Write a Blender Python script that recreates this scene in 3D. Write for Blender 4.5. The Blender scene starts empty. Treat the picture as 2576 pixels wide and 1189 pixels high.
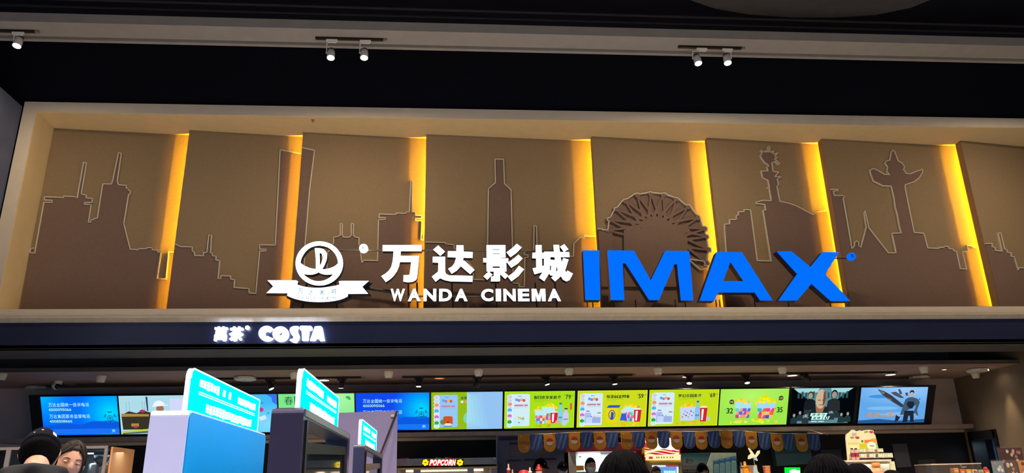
import bpy, bmesh, math, random
from mathutils import Vector, Matrix
from mathutils.geometry import tessellate_polygon
random.seed(7)
SC = bpy.context.scene
COL = SC.collection
PI = math.pi

# ---------------------------------------------------------------- camera
IW, IH, FPX = 2576.0, 1189.0, 1900.0
CAMP = Vector((0, 0, 1.5))
yaw, pit, rol = map(math.radians, (4.53861896, 18.71326109, -1.21373633))
FW = Vector((math.sin(yaw)*math.cos(pit), math.cos(yaw)*math.cos(pit), math.sin(pit)))
_r = Vector((math.cos(yaw), -math.sin(yaw), 0)); _u = _r.cross(FW)
RT = _r*math.cos(rol) + _u*math.sin(rol)
UP = -_r*math.sin(rol) + _u*math.cos(rol)
cam = bpy.data.cameras.new('camera'); camo = bpy.data.objects.new('camera', cam); COL.objects.link(camo)
cam.sensor_width = 36; cam.lens = FPX/IW*36; cam.clip_end = 200
m3 = Matrix((RT, UP, -FW)).transposed()
camo.matrix_world = Matrix.Translation(CAMP) @ m3.to_4x4()
SC.camera = camo

def ray(px, py): return (FW*FPX + RT*(px-IW/2) - UP*(py-IH/2)).normalized()
def atY(px, py, y):
    d = ray(px, py); return CAMP + d*((y-CAMP.y)/d.y)
def atZ(px, py, z):
    d = ray(px, py); return CAMP + d*((z-CAMP.z)/d.z)
def atX(px, py, x):
    d = ray(px, py); return CAMP + d*((x-CAMP.x)/d.x)
def atP(px, py, p, n):
    d = ray(px, py); return CAMP + d*((p-CAMP).dot(n)/d.dot(n))

# ---------------------------------------------------------------- world, exposure, lamps
w = bpy.data.worlds.new('world'); SC.world = w; w.use_nodes = True
bg = w.node_tree.nodes['Background']
bg.inputs[0].default_value = (0.42, 0.56, 1.0, 1); bg.inputs[1].default_value = 0.13
SC.view_settings.view_transform = 'Standard'
try: SC.view_settings.look = 'None'
except Exception: pass
SC.view_settings.exposure = 0.18; SC.view_settings.gamma = 1.0; SC.view_settings.use_curve_mapping = False
cy = SC.cycles
cy.use_denoising = True; cy.max_bounces = 6; cy.diffuse_bounces = 3; cy.glossy_bounces = 3; cy.transmission_bounces = 6; cy.transparent_max_bounces = 8
cy.sample_clamp_indirect = 4.0; cy.caustics_reflective = False; cy.caustics_refractive = False

def lamp(name, kind, loc, energy, color, target=None, **kw):
    l = bpy.data.lights.new(name, kind); l.energy = energy; l.color = color
    for k, v in kw.items(): setattr(l, k, v)
    o = bpy.data.objects.new(name, l); COL.objects.link(o); o.location = loc
    if target is not None:
        o.rotation_euler = (Vector(target)-Vector(loc)).to_track_quat('-Z', 'Y').to_euler()
    return o
# hall lights hanging over the visitors, behind and beside the photographer
for (x, y) in ((-4.6, 0.3), (0.5, 0.3), (5.6, 0.3), (-4.6, 5.0), (0.5, 5.0), (5.6, 5.0)):
    lamp('hall_light', 'AREA', (x, y, 7.9), 480 if y > 3 else 330, (1.0, 0.88, 0.73), (x, y, 0), shape='RECTANGLE', size=1.6, size_y=0.5, spread=math.radians(100))

# ---------------------------------------------------------------- materials
def s2l(c): return tuple((v/255/12.92 if v/255 <= .04045 else ((v/255+.055)/1.055)**2.4) for v in c)
_mc = {}
def mat(name, rgb, rough=0.6, metal=0.0, noise=0.08, scale=12.0, bump=0.0, spec=0.5, coat=0.0, trans=0.0):
    if name in _mc: return _mc[name]
    m = bpy.data.materials.new(name); m.use_nodes = True; nt = m.node_tree; b = nt.nodes['Principled BSDF']
    c = s2l(rgb)
    b.inputs['Roughness'].default_value = rough; b.inputs['Metallic'].default_value = metal
    b.inputs['Specular IOR Level'].default_value = spec; b.inputs['Coat Weight'].default_value = coat
    b.inputs['Transmission Weight'].default_value = trans
    tc = nt.nodes.new('ShaderNodeTexCoord'); nz = nt.nodes.new('ShaderNodeTexNoise')
    nz.inputs['Scale'].default_value = scale; nz.inputs['Detail'].default_value = 4
    nt.links.new(tc.outputs['Object'], nz.inputs['Vector'])
    rp = nt.nodes.new('ShaderNodeValToRGB')
    rp.color_ramp.elements[0].position = .3; rp.color_ramp.elements[1].position = .7
    rp.color_ramp.elements[0].color = tuple(v*(1-noise) for v in c)+(1,)
    rp.color_ramp.elements[1].color = tuple(min(1, v*(1+noise)) for v in c)+(1,)
    nt.links.new(nz.outputs['Fac'], rp.inputs['Fac']); nt.links.new(rp.outputs['Color'], b.inputs['Base Color'])
    if bump:
        bp = nt.nodes.new('ShaderNodeBump'); bp.inputs['Strength'].default_value = bump; bp.inputs['Distance'].default_value = .01
        nt.links.new(nz.outputs['Fac'], bp.inputs['Height']); nt.links.new(bp.outputs['Normal'], b.inputs['Normal'])
    _mc[name] = m; return m
def emi(name, rgb, k=1.0, noise=0.0, scale=5, rgb2=None):
    if name in _mc: return _mc[name]
    m = bpy.data.materials.new(name); m.use_nodes = True; nt = m.node_tree
    nt.nodes.remove(nt.nodes['Principled BSDF']); e = nt.nodes.new('ShaderNodeEmission')
    e.inputs['Color'].default_value = s2l(rgb)+(1,); e.inputs['Strength'].default_value = k
    if rgb2:
        tc = nt.nodes.new('ShaderNodeTexCoord'); nz = nt.nodes.new('ShaderNodeTexNoise'); nz.inputs['Scale'].default_value = scale
        nt.links.new(tc.outputs['Object'], nz.inputs['Vector'])
        rp = nt.nodes.new('ShaderNodeValToRGB'); rp.color_ramp.elements[0].position = .35; rp.color_ramp.elements[1].position = .65
        rp.color_ramp.elements[0].color = s2l(rgb)+(1,); rp.color_ramp.elements[1].color = s2l(rgb2)+(1,)
        nt.links.new(nz.outputs['Fac'], rp.inputs['Fac']); nt.links.new(rp.outputs['Color'], e.inputs['Color'])
    nt.links.new(e.outputs[0], nt.nodes['Material Output'].inputs['Surface'])
    _mc[name] = m; return m
def glass(name, rgb=(230, 235, 240), alpha=0.25, rough=.05):
    if name in _mc: return _mc[name]
    m = mat(name, rgb, rough, noise=.02); b = m.node_tree.nodes['Principled BSDF']; b.inputs['Alpha'].default_value = alpha
    return m
class E_: pass
_ecn = {}
def E(rgb, k=1.0):      # plain screen/lightbox colour
    key = (tuple(rgb), k)
    if key not in _ecn: _ecn[key] = emi('display_%02x%02x%02x_%s' % (*rgb, str(k).replace('.', '')), rgb, k)
    return _ecn[key]
_pcn = {}
def PT(rgb, rough=.5, metal=0):  # plain printed / painted colour
    key = (tuple(rgb), rough, metal)
    if key not in _pcn: _pcn[key] = mat('paint_%02x%02x%02x_%d%d' % (*rgb, int(rough*100), int(metal*10)), rgb, rough, metal, noise=.04)
    return _pcn[key]

# ---------------------------------------------------------------- mesh builder
class Fr:   # a flat working frame: 2-D coordinates -> world; n points to the viewer
    def __init__(s, o, ux, uy): s.o = Vector(o); s.ux = Vector(ux); s.uy = Vector(uy); s.n = s.ux.cross(s.uy).normalized()
    def __call__(s, x, y, d=0): return s.o + s.ux*x + s.uy*y + s.n*d
    def inv(s, p): q = Vector(p)-s.o; return (q.dot(s.ux)/s.ux.length_squared, q.dot(s.uy)/s.uy.length_squared)
    def px(s, x, y): return s.inv(atP(x, y, s.o, s.n))
XZ = Fr((0, 0, 0), (1, 0, 0), (0, 0, 1))
_txt = {}
def text_mesh(t, bold=0.0, shear=0.0):
    k = (t, bold, shear)
    if k in _txt: return _txt[k]
    c = bpy.data.curves.new('lettering', 'FONT'); c.body = t; c.resolution_u = 4; c.offset = bold; c.shear = shear; c.fill_mode = 'BOTH'
    c.extrude = 0.5
    o = bpy.data.objects.new('lettering', c); COL.objects.link(o)
    dg = bpy.context.evaluated_depsgraph_get(); me = bpy.data.meshes.new_from_object(o.evaluated_get(dg))
    v = [tuple(a.co) for a in me.vertices]; f = [tuple(p.vertices) for p in me.polygons]
    nz = [p.normal.z for p in me.polygons]
    bpy.data.objects.remove(o); bpy.data.curves.remove(c); bpy.data.meshes.remove(me)
    xs = [a[0] for a in v] or [0, 1]; ys = [a[1] for a in v] or [0, 1]
    _txt[k] = (v, f, nz, (min(xs), min(ys), max(xs), max(ys))); return _txt[k]
class MB:
    def __init__(s): s.v = []; s.f = []; s.m = []; s.mats = []; s.cur = 0; s.sm = []; s.smooth = False
    def use(s, m):
        if m not in s.mats: s.mats.append(m)
        s.cur = s.mats.index(m); return s
    def add(s, vs, fs, m=None):
        b = len(s.v); s.v += [Vector(a) for a in vs]
        for i, f in enumerate(fs):
            s.f.append([b+j for j in f]); s.m.append(s.cur if m is None else m[i]); s.sm.append(s.smooth)
        return s
    def box(s, x0, x1, y0, y1, z0, z1):
        return s.add([(x0,y0,z0),(x1,y0,z0),(x1,y1,z0),(x0,y1,z0),(x0,y0,z1),(x1,y0,z1),(x1,y1,z1),(x0,y1,z1)],
                     [(0,3,2,1),(4,5,6,7),(0,1,5,4),(1,2,6,5),(2,3,7,6),(3,0,4,7)])
    def fbox(s, fr, x0, x1, y0, y1, d0, d1):
        return s.prism(fr, [(x0,y0),(x1,y0),(x1,y1),(x0,y1)], d0, d1)
    def prism(s, fr, poly, d0, d1, holes=(), face=None, side=None):
        loops = [list(poly)]+[list(h) for h in holes]
        pts = [p for l in loops for p in l]
        tri = tessellate_polygon([[Vector((p[0], p[1], 0)) for p in l] for l in loops])
        n = len(pts); vs = [fr(p[0], p[1], d1) for p in pts]+[fr(p[0], p[1], d0) for p in pts]
        fs = []; ms = []
        if face: s.use(face)
        fi = s.cur
        if side: s.use(side)
        si = s.cur
        for t in tri:
            a, b, c = [pts[i] for i in t]
            cr = (b[0]-a[0])*(c[1]-a[1])-(b[1]-a[1])*(c[0]-a[0])
            t = t if cr > 0 else (t[0], t[2], t[1])
            fs.append(tuple(t)); ms.append(fi); fs.append((t[0]+n, t[2]+n, t[1]+n)); ms.append(si)
        k = 0
        for l in loops:
            ar = sum(l[i][0]*l[(i+1) % len(l)][1]-l[(i+1) % len(l)][0]*l[i][1] for i in range(len(l)))
            outer = l is loops[0]; flip = (ar < 0) == outer
            for i in range(len(l)):
                a, b = k+i, k+(i+1) % len(l)
                fs.append((a+n, b+n, b, a) if not flip else (a, b, b+n, a+n)); ms.append(si)
            k += len(l)
        s.add(vs, fs, ms); 
        if face: s.use(face)
        return s
    def text(s, fr, t, box, d0, d1, bold=0.0, shear=0.0, face=None, side=None):
        v, f, nz, bb = text_mesh(t, bold, shear); x0, y0, x1, y1 = box
        sx = (x1-x0)/max(1e-6, bb[2]-bb[0]); sy = (y1-y0)/max(1e-6, bb[3]-bb[1])
        vs = [fr(x0+(a[0]-bb[0])*sx, y0+(a[1]-bb[1])*sy, d0+(a[2]+.5)*(d1-d0)) for a in v]
        if face: s.use(face)
        fi = s.cur
        if side: s.use(side)
        si = s.cur
        s.add(vs, f, [fi if z > .5 else si for z in nz])
        if face: s.use(face)
        return s
    def ell(s, fr, cx, cy, rx, ry, d0, d1, n=24, a0=0, a1=2*PI):
        full = abs(a1-a0-2*PI) < 1e-6
        p = [(cx+rx*math.cos(a0+(a1-a0)*i/n), cy+ry*math.sin(a0+(a1-a0)*i/n)) for i in range(n if full else n+1)]
        return s.prism(fr, p, d0, d1)
    def rrect(s, fr, x0, x1, y0, y1, r, d0, d1, **k): return s.prism(fr, rr(x0, x1, y0, y1, r), d0, d1, **k)
    def tube(s, pts, rad, n=8, cap=True):
        pts = [Vector(p) for p in pts]; R = rad if isinstance(rad, (list, tuple)) else [rad]*len(pts)
        rings = []; prev = None
        for i, p in enumerate(pts):
            t = (pts[min(i+1, len(pts)-1)]-pts[max(i-1, 0)]).normalized()
            if prev is None:
                a = t.orthogonal().normalized()
            else: a = (prev-t*prev.dot(t)).normalized()
            prev = a; b = t.cross(a); q = R[i] if isinstance(R[i], (tuple, list)) else (R[i], R[i])
            rings.append([p+a*math.cos(2*PI*k/n)*q[0]+b*math.sin(2*PI*k/n)*q[1] for k in range(n)])
        return s.loft(rings, cap)
    def loft(s, rings, cap=True):
        n = len(rings[0]); vs = [v for r in rings for v in r]; fs = []
        for i in range(len(rings)-1):
            for k in range(n):
                a = i*n+k; b = i*n+(k+1) % n; fs.append((a, b, b+n, a+n))
        if cap: fs.append(tuple(reversed(range(n)))); fs.append(tuple(range((len(rings)-1)*n, len(rings)*n)))
        return s.add(vs, fs)
    def lathe(s, c, prof, n=24, axis=(0, 0, 1)):   # prof: (radius, height along axis)
        ax = Vector(axis).normalized(); a = ax.orthogonal().normalized(); b = ax.cross(a); c = Vector(c)
        return s.loft([[c+ax*h+(a*math.cos(2*PI*k/n)+b*math.sin(2*PI*k/n))*max(r, 1e-4) for k in range(n)] for r, h in prof])
    def sph(s, c, r, nu=20, nv=12, M=None):
        c = Vector(c); r = r if isinstance(r, (tuple, list)) else (r, r, r); rings = []
        for j in range(nv+1):
            t = -PI/2+PI*j/nv; q = max(math.cos(t), 1e-3)
            rg = []
            for i in range(nu):
                d = Vector((r[0]*q*math.cos(2*PI*i/nu), r[1]*q*math.sin(2*PI*i/nu), r[2]*math.sin(t)))
                rg.append(c+(M @ d if M else d))
            rings.append(rg)
        return s.loft(rings)
    def seg(s, fr, pts, w, d0, d1, closed=False):    # flat bar following a 2-D polyline
        n = len(pts)
        for i in range(n if closed else n-1):
            a = Vector(pts[i]); b = Vector(pts[(i+1) % n]); t = b-a
            if t.length < 1e-5: continue
            t.normalize(); o = Vector((-t.y, t.x))*w/2; e = t*w*.5
            q = [a-e-o, b+e-o, b+e+o, a-e+o]; s.prism(fr, [(v.x, v.y) for v in q], d0, d1)
        return s
def rr(x0, x1, y0, y1, r, k=5):
    P = []
    R = r if isinstance(r, (tuple, list)) else (r,)*4   # order: bl, br, tr, tl
    for (cx, cyy, a, q) in ((x0+R[0], y0+R[0], PI, R[0]), (x1-R[1], y0+R[1], 1.5*PI, R[1]), (x1-R[2], y1-R[2], 0, R[2]), (x0+R[3], y1-R[3], .5*PI, R[3])):
        for i in range(k+1): P.append((cx+q*math.cos(a+i*PI/2/k), cyy+q*math.sin(a+i*PI/2/k)))
    return P
WM = {}
def mesh_from(name, mb, inv=None):
    me = bpy.data.meshes.new(name)
    vs = [(inv @ v) if inv else v for v in mb.v]
    me.from_pydata([tuple(v) for v in vs], [], mb.f)
    for m in mb.mats: me.materials.append(m)
    me.polygons.foreach_set('material_index', mb.m); me.polygons.foreach_set('use_smooth', mb.sm); me.update(); return me
def thing(name, label, cat, loc, rz=0.0, group=None):
    o = bpy.data.objects.new(name, None); COL.objects.link(o); o.empty_display_size = .1
    o.location = loc; o.rotation_euler = (0, 0, rz); o['label'] = label; o['category'] = cat
    if group: o['group'] = group
    WM[o.name] = Matrix.Translation(Vector(loc)) @ Matrix.Rotation(rz, 4, 'Z'); return o
def part(name, mb, parent, local=False, label=None, bevel=0):
    me = mesh_from(name, mb, None if local else WM[parent.name].inverted())
    o = bpy.data.objects.new(name, me); COL.objects.link(o); o.parent = parent; WM[o.name] = WM[parent.name]
    if label: o['label'] = label
    if bevel: bev(o, bevel)
    return o
def bev(o, w_, seg=2):
    b = o.modifiers.new('soft_edges', 'BEVEL'); b.width = w_; b.segments = seg; b.limit_method = 'ANGLE'
def single(name, mb, label, cat, group=None, bevel=0, kind=None):
    xs = [v.x for v in mb.v]; ys = [v.y for v in mb.v]; zs = [v.z for v in mb.v]
    c = Vector(((min(xs)+max(xs))/2, (min(ys)+max(ys))/2, min(zs)))
    me = mesh_from(name, mb, Matrix.Translation(-c)); o = bpy.data.objects.new(name, me); COL.objects.link(o); o.location = c
    WM[o.name] = Matrix.Translation(c)
    o['label'] = label; o['category'] = cat
    if group: o['group'] = group
    if kind: o['kind'] = kind
    if bevel: bev(o, bevel)
    return o
def struct(name, mb, label=None, cat=None, bevel=0):
    me = mesh_from(name, mb); o = bpy.data.objects.new(name, me); COL.objects.link(o); o['kind'] = 'structure'
    if label: o['label'] = label
    if cat: o['category'] = cat
    WM[o.name] = Matrix.Identity(4)
    if bevel: bev(o, bevel)
    return o
def copy_thing(src, loc, label, rz=None, group=None):
    r = src.copy(); COL.objects.link(r); r.location = loc; r['label'] = label
    if rz is not None: r.rotation_euler = (0, 0, rz)
    if group: r['group'] = group
    WM[r.name] = Matrix.Translation(Vector(loc)) @ Matrix.Rotation(r.rotation_euler.z, 4, 'Z')
    for ch in list(src.children):
        c = ch.copy(); COL.objects.link(c); c.parent = r
        for g in list(ch.children):
            d = g.copy(); COL.objects.link(d); d.parent = c
    return r

# ================================================================ SETTING
M_black = mat('black_ceiling_paint', (12, 14, 28), .9, noise=.25, scale=1.5, spec=.2)
M_wallL = mat('dark_grey_wall_paint', (88, 98, 128), .85, noise=.1, scale=3, spec=.3)
M_cream = mat('cream_wall_paint', (214, 204, 190), .75, noise=.03, scale=6, bump=.05, spec=.3)
M_beam = mat('grey_beam_paint', (150, 146, 144), .7, noise=.05, scale=5, spec=.3)
M_fascia = mat('gloss_black_fascia', (38, 44, 76), .28, noise=.1, scale=2, spec=.6)
M_soffit = mat('dark_grey_soffit', (88, 84, 82), .7, noise=.1, scale=3, spec=.3)
M_inceil = mat('brown_grey_inner_ceiling', (160, 132, 122), .8, noise=.1, scale=2, spec=.3)
M_back = mat('black_back_wall', (26, 27, 32), .7, noise=.2, scale=2, spec=.3)
M_floor = mat('polished_floor_tile', (150, 146, 140), .3, noise=.08, scale=1.2, spec=.5)
FY, NB = 10.5, 11.3                      # facade front plane, niche back plane
ZL0, ZL1, ZT0, ZT1 = 3.805, 3.995, 6.99, 7.155
XL, XLI, XR = -6.40, -6.21, 9.78

mb = MB().use(M_floor).box(-10, 12, -4, 14.5, -.1, 0); struct('floor', mb)
mb = MB().use(M_black).box(-10, 12, -4, 14.5, 8.3, 8.4); struct('ceiling', mb)
mb = MB().use(M_wallL).box(-6.62, -6.42, -4, 10.42, 0, 7.07).box(-6.62, -6.42, 10.42, 10.5, 3.4, 7.07); struct('wall_left', mb)
mb = MB().use(M_wallL).box(10.6, 10.8, -4, 13.5, 0, 8.3); struct('wall_right', mb)
# facade wall above and behind the niche
mb = MB().use(M_black).box(-9.8, 10.6, 10.56, 10.8, ZT1, 8.3).box(-9.8, 10.6, NB+.02, NB+.12, 3.85, ZT1+.05)
mb.box(-9.8, XL-.02, 10.56, 10.8, 3.85, ZT1)
struct('wall_back', mb)
# cream frame of the niche: one continuous surround
mb = MB().use(M_cream)
mb.box(XL, 10.55, FY, NB+.02, ZT0, ZT1)                 # head
mb.box(XL, XLI, FY, NB+.02, ZL1, ZT0)                    # left jamb
mb.box(XL-.4, 10.55, FY, NB+.02, ZL0+.03, ZL1)           # ledge
struct('trim_1', mb)
mb = MB().use(mat('beige_glow_niche_lining', (238, 214, 166), .75, noise=.03, scale=6, spec=.3)).box(XLI, 9.8, FY+.012, NB, ZT0-.004, ZT0).box(XLI, XLI+.004, FY+.012, NB, ZL1, ZT0-.004); struct('trim_9', mb)  # added liner; its warm beige carries the strips' bounced glow in the colour
mb = MB().use(mat('cream_gloss_lip', (206, 194, 176), .22, spec=.6)).prism(Fr((XL-.4, 0, 0), (0, 1, 0), (0, 0, 1)), [(FY+.001, ZL0), (FY+.03, ZL0), (FY+.03, ZL0+.075), (FY-.05, ZL0+.075), (FY-.05, ZL0+.055)], 0, 10.55-XL+.4)
struct('trim_8', mb)
mb = MB().use(mat('black_side_return', (18, 19, 24), .6)).box(9.80, 10.2, FY+.01, NB, ZL1, ZT0); struct('trim_2', mb)
# beam across the hall with its grooved underside
mb = MB().use(M_beam)
mb.box(-9.5, 10.6, 8.80, 9.13, 7.4, 7.535); mb.box(-9.5, 10.6, 9.13, 9.20, 7.50, 7.535); mb.box(-9.5, 10.6, 9.20, 9.26, 7.4, 7.535)
struct('trim_3', mb)
# glossy black fascia, grey soffit, recess and inner ceiling
mb = MB().use(M_fascia).box(XL-.8, 9.4, FY, FY+.12, 3.45, ZL0+.03); struct('trim_4', mb, bevel=.004)
mb = MB().use(M_soffit).box(-10, 9.5, FY, 11.28, 3.45, 3.50); struct('trim_5', mb)
mb = MB().use(M_black).box(-10, 9.5, 11.28, 11.32, 3.5, 3.8).box(-10, 9.5, 11.2, 13.4, 3.8, 3.84); struct('ceiling_recess', mb)
mb = MB().use(M_soffit).box(-10, 9.1, 11.58, 11.60, 3.31, 3.37).use(M_inceil).box(-10, 9.1, 11.60, 13.5, 3.31, 3.37); struct('ceiling_inner', mb)
mb = MB().use(mat('grey_upper_back_wall', (212, 194, 182), .8, noise=.1, scale=2)).box(-10, 9.1, 13.3, 13.45, 2.36, 3.8)
mb.use(M_back).box(-10, 9.1, 13.3, 13.45, 0, 2.36); struct('wall_rear', mb)
# right side wall of the counter room with a doorway opening
M_side = mat('brown_side_wall', (112, 98, 82), .8, noise=.1, scale=2, spec=.3)
d0 = atX(2505, 1085, 9.1); d1 = atX(2440, 1098, 9.1)
ya, yb_, zt = min(d0.y, d1.y), max(d0.y, d1.y), d0.z
yb_ = min(yb_, 13.2)
mb = MB().use(M_side).box(9.1, 9.3, 10.6, ya, 0, 3.8).box(9.1, 9.3, yb_, 13.45, 0, 3.8).box(9.1, 9.3, ya, yb_, zt, 3.8); struct('wall_side', mb)
mb = MB().use(PT((16, 17, 22))); t = .06
mb.box(9.07, 9.32, ya-.02, ya+t, 0, zt+.04).box(9.07, 9.32, yb_-t, yb_+.02, 0, zt+.04).box(9.07, 9.32, ya, yb_, zt-.1, zt+.04)
do = struct('door_1', mb)
mb = MB().use(mat('dark_teal_door_leaf', (62, 104, 140), .5)).box(9.45, 9.5, ya+t, yb_-t, 0, zt-.08)
mb.use(mat('grey_green_door_stile', (150, 172, 180), .5)).box(9.42, 9.45, yb_-.45, yb_-.25, 0, zt-.1)
part('door_leaf', mb, do)
lamp('door_leaf_fill', 'AREA', (9.38, (ya+yb_)/2, zt-.12), 3, (.6, .8, 1), (9.42, (ya+yb_)/2, 0), shape='RECTANGLE', size=.08, size_y=.6)  # added lamp without a fixture, brightens the door leaf
mb = MB().use(M_back).box(9.5, 10.5, ya-.5, yb_+.5, 0, 3.0); struct('wall_passage', mb)
# raised floor behind the counter
mb = MB().use(mat('pale_kitchen_tile', (205, 200, 192), .5, noise=.04)).box(-10, 9.1, 11.35, 13.3, 0, .25); struct('floor_raised', mb)

# ================================================================ SKYLINE PANELS
M_panel = mat('olive_brown_panel', (146, 126, 100), .8, noise=.05, scale=30, bump=.08, spec=.3)
M_relief = mat('mauve_brown_relief', (122, 100, 92), .8, noise=.05, scale=30, bump=.05, spec=.3)
M_trim = mat('pale_edge_trim', (205, 198, 184), .6, noise=.03)
M_led = emi('amber_led_strip', (255, 190, 6), 880.0)
M_led2 = emi('amber_halo_strip', (255, 176, 14), 150.0)  # added second emitter that widens the soft halo and bounce beside the strip
PXS = [(-6.202, 11.02), (-4.165, 11.02), (-2.42, 11.04), (-.47, 11.05), (2.215, 11.04), (4.14, 11.03), (6.09, 11.0), (8.52, 11.0), (9.80, 11.20)]
BACK = 11.21
def Z4(l): return [(x/2.24375, 300+y/2.24375) for x, y in l]
def Z5(l): return [(600+x/2.24375, 300+y/2.24375) for x, y in l]
def Z6(l): return [(1300+x/2.3786, 300+y/2.3786) for x, y in l]
def Z7(l): return [(1876+x/2.2429, 300+y/2.2429) for x, y in l]
def ZB(l): return [(1480+x/4.953, 460+y/4.953) for x, y in l]
def ZC(l): return [(1880+x/6.993, 350+y/6.993) for x, y in l]
SKY = [
 Z4([(150,728),(163,730),(163,755),(200,756),(252,470),(297,472),(298,460),(252,458),(256,440),(362,444),(362,436),(430,440),(435,446),(440,443),(475,247),(492,250),(462,425),(490,430),(490,446),(525,450),(523,472),(480,472),(480,482),(518,484),(503,583),(515,583),(517,570),(533,568),(535,562),(553,560),(583,368),(632,368),(640,345),(672,192),(688,195),(665,350),(672,372),(716,376),(716,390),(728,392),(728,402),(740,408),(738,420),(728,430),(702,590),(738,735),(785,738),(785,732),(830,732),(832,726),(862,727),(862,738),(893,742),(893,751),(910,752),(888,900),(940,903),(955,750),(990,752)]),
 Z4([(990,706),(1022,720),(1087,722),(1087,745),(1100,752),(1100,770),(1150,772),(1150,755),(1170,752),(1180,655),(1195,657),(1190,755),(1200,757),(1200,770),(1222,776),(1220,795),(1242,800),(1232,900),(1247,900),(1249,884),(1303,886),(1303,903),(1326,907),(1322,950),(1407,957),(1407,982),(1445,984),(1467,745),(1502,746),(1502,735),(1467,735),(1467,710),(1555,712),(1582,175),(1712,200)]),
 Z5([(364,164),(430,178),(402,400),(375,725),(372,838),(392,845),(435,845),(440,855),(500,850),(503,755),(520,735),(520,710),(537,705),(537,668),(560,665),(575,655),(575,590),(587,590),(585,655),(595,668),(625,668),(637,658),(637,590),(650,592),(648,655),(660,668),(680,670),(680,712),(690,716),(690,765),(697,810),(710,797),(785,800),(790,570),(830,567),(830,557),(793,557),(795,537),(890,540),(890,532),(945,533),(948,525),(965,522),(972,350),(980,350),(980,525),(1000,527),(998,543),(1033,547),(1033,562),(998,562),(998,573),(1035,575),(1030,682),(1043,684),(1043,650),(1058,652)]),
 Z5([(1058,695),(1170,698),(1170,706),(1215,710),(1218,732),(1225,735),(1325,840),(1325,905),(1403,908),(1410,395),(1450,360),(1447,227),(1495,228),(1500,365),(1537,400),(1550,925),(1583,930),(1583,947),(1613,947),(1615,782),(1633,780),(1633,768),(1612,766),(1612,752),(1635,742),(1665,742),(1667,602),(1680,604),(1685,745)])+Z6([(120,800),(140,825),(337,822),(340,745),(380,708),(400,712),(403,700),(478,703)]),
 ZB([(100,580),(165,582),(165,595),(232,598),(248,490),(228,475),(225,450),(265,437),(310,350),(312,325),(355,310),(430,215),(475,210),(565,150),(600,140),(630,150),(725,133),(760,122),(790,133),(890,143),(940,137),(975,160),(1060,190),(1100,200),(1200,285),(1250,285),(1275,330),(1330,400),(1375,420),(1385,465),(1412,555),(1440,550),(1468,570),(1468,600),(1440,625),(1450,650),(1485,665),(1488,700),(1465,715),(1480,810),(1512,825),(1515,860),(1478,880),(1470,975),(1497,1000),(1495,1030),(1465,1045),(1440,1030),(1432,985),(1260,958),(1245,970),(1380,1088),(1500,1083),(1640,1090)]),
 Z6([(1205,805),(1250,803),(1240,668),(1240,630),(1270,628),(1270,602),(1310,602),(1310,578),(1322,575),(1322,556),(1355,555),(1357,542),(1395,545),(1435,848),(1518,850),(1470,548),(1485,545),(1480,512),(1430,505),(1425,498),(1470,487)])+ZC([(412,1092),(375,880),(345,870),(345,855),(378,860),(350,730),(260,690),(230,570),(355,565),(330,500),(365,485),(350,455),(290,420),(235,340),(218,300),(250,245),(220,215),(240,205),(270,230),(310,230),(318,205),(330,230),(360,228),(345,150),(362,130),(380,150),(385,225),(420,240),(430,220),(445,220),(440,262),(460,272),(525,250),(475,300),(480,320),(512,335),(470,355),(560,440),(530,450),(475,400),(420,425),(440,560),(460,578),(540,585),(475,662),(575,668),(515,710),(525,760),(540,800),(510,840),(560,1100),(700,1130)])+Z7([(280,490),(375,540),(400,525),(478,517)]),
 Z7([(468,397),(515,397),(517,403),(490,408),(495,432),(545,432),(552,440),(545,447),(595,730),(608,715),(610,695),(622,688),(632,695),(633,715),(645,722),(675,610),(662,530),(668,520),(690,615),(800,755),(843,755),(822,655),(822,645),(872,643),(860,600),(850,540),(838,500),(830,440),(815,380),(770,378),(715,350),(700,310),(695,290),(715,280),(740,290),(775,312),(805,315),(790,295),(795,270),(780,250),(785,240),(808,232),(815,190),(822,177),(835,185),(845,210),(855,238),(878,250),(890,270),(885,285),(900,308),(925,310),(960,295),(980,290),(990,285),(993,300),(975,330),(945,355),(895,372),(893,385),(920,520),(945,640),(998,645),(1005,665),(1022,728),(1085,730),(1085,724),(1113,725),(1115,718),(1140,720),(1140,730),(1167,735),(1167,745),(1183,746),(1205,845),(1240,846),(1218,748),(1250,746),(1243,713),(1265,715),(1280,725),(1330,724)]),
 Z7([(1335,702),(1383,702),(1385,722),(1400,725),(1403,742),(1440,746),(1420,655),(1420,643),(1432,643),(1455,735),(1467,737),(1470,752),(1490,755),(1492,775),(1508,778),(1530,850),(1537,838),(1600,842),(1680,846)]),
]
PLAB = ['leftmost brown wall panel with two spired towers in relief', 'brown wall panel with stepped roofs and left half of the tall gate tower',
 'brown wall panel behind the round emblem with twin chimneys in relief', 'brown wall panel with a bottle-shaped skyscraper behind the white characters',
 'brown wall panel with a ferris wheel in relief above the blue M', 'brown wall panel with a sun-topped monument tower in relief',
 'brown wall panel with a winged stone column in relief right of the blue X', 'narrow rightmost brown wall panel with low rooftops in relief']
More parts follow.
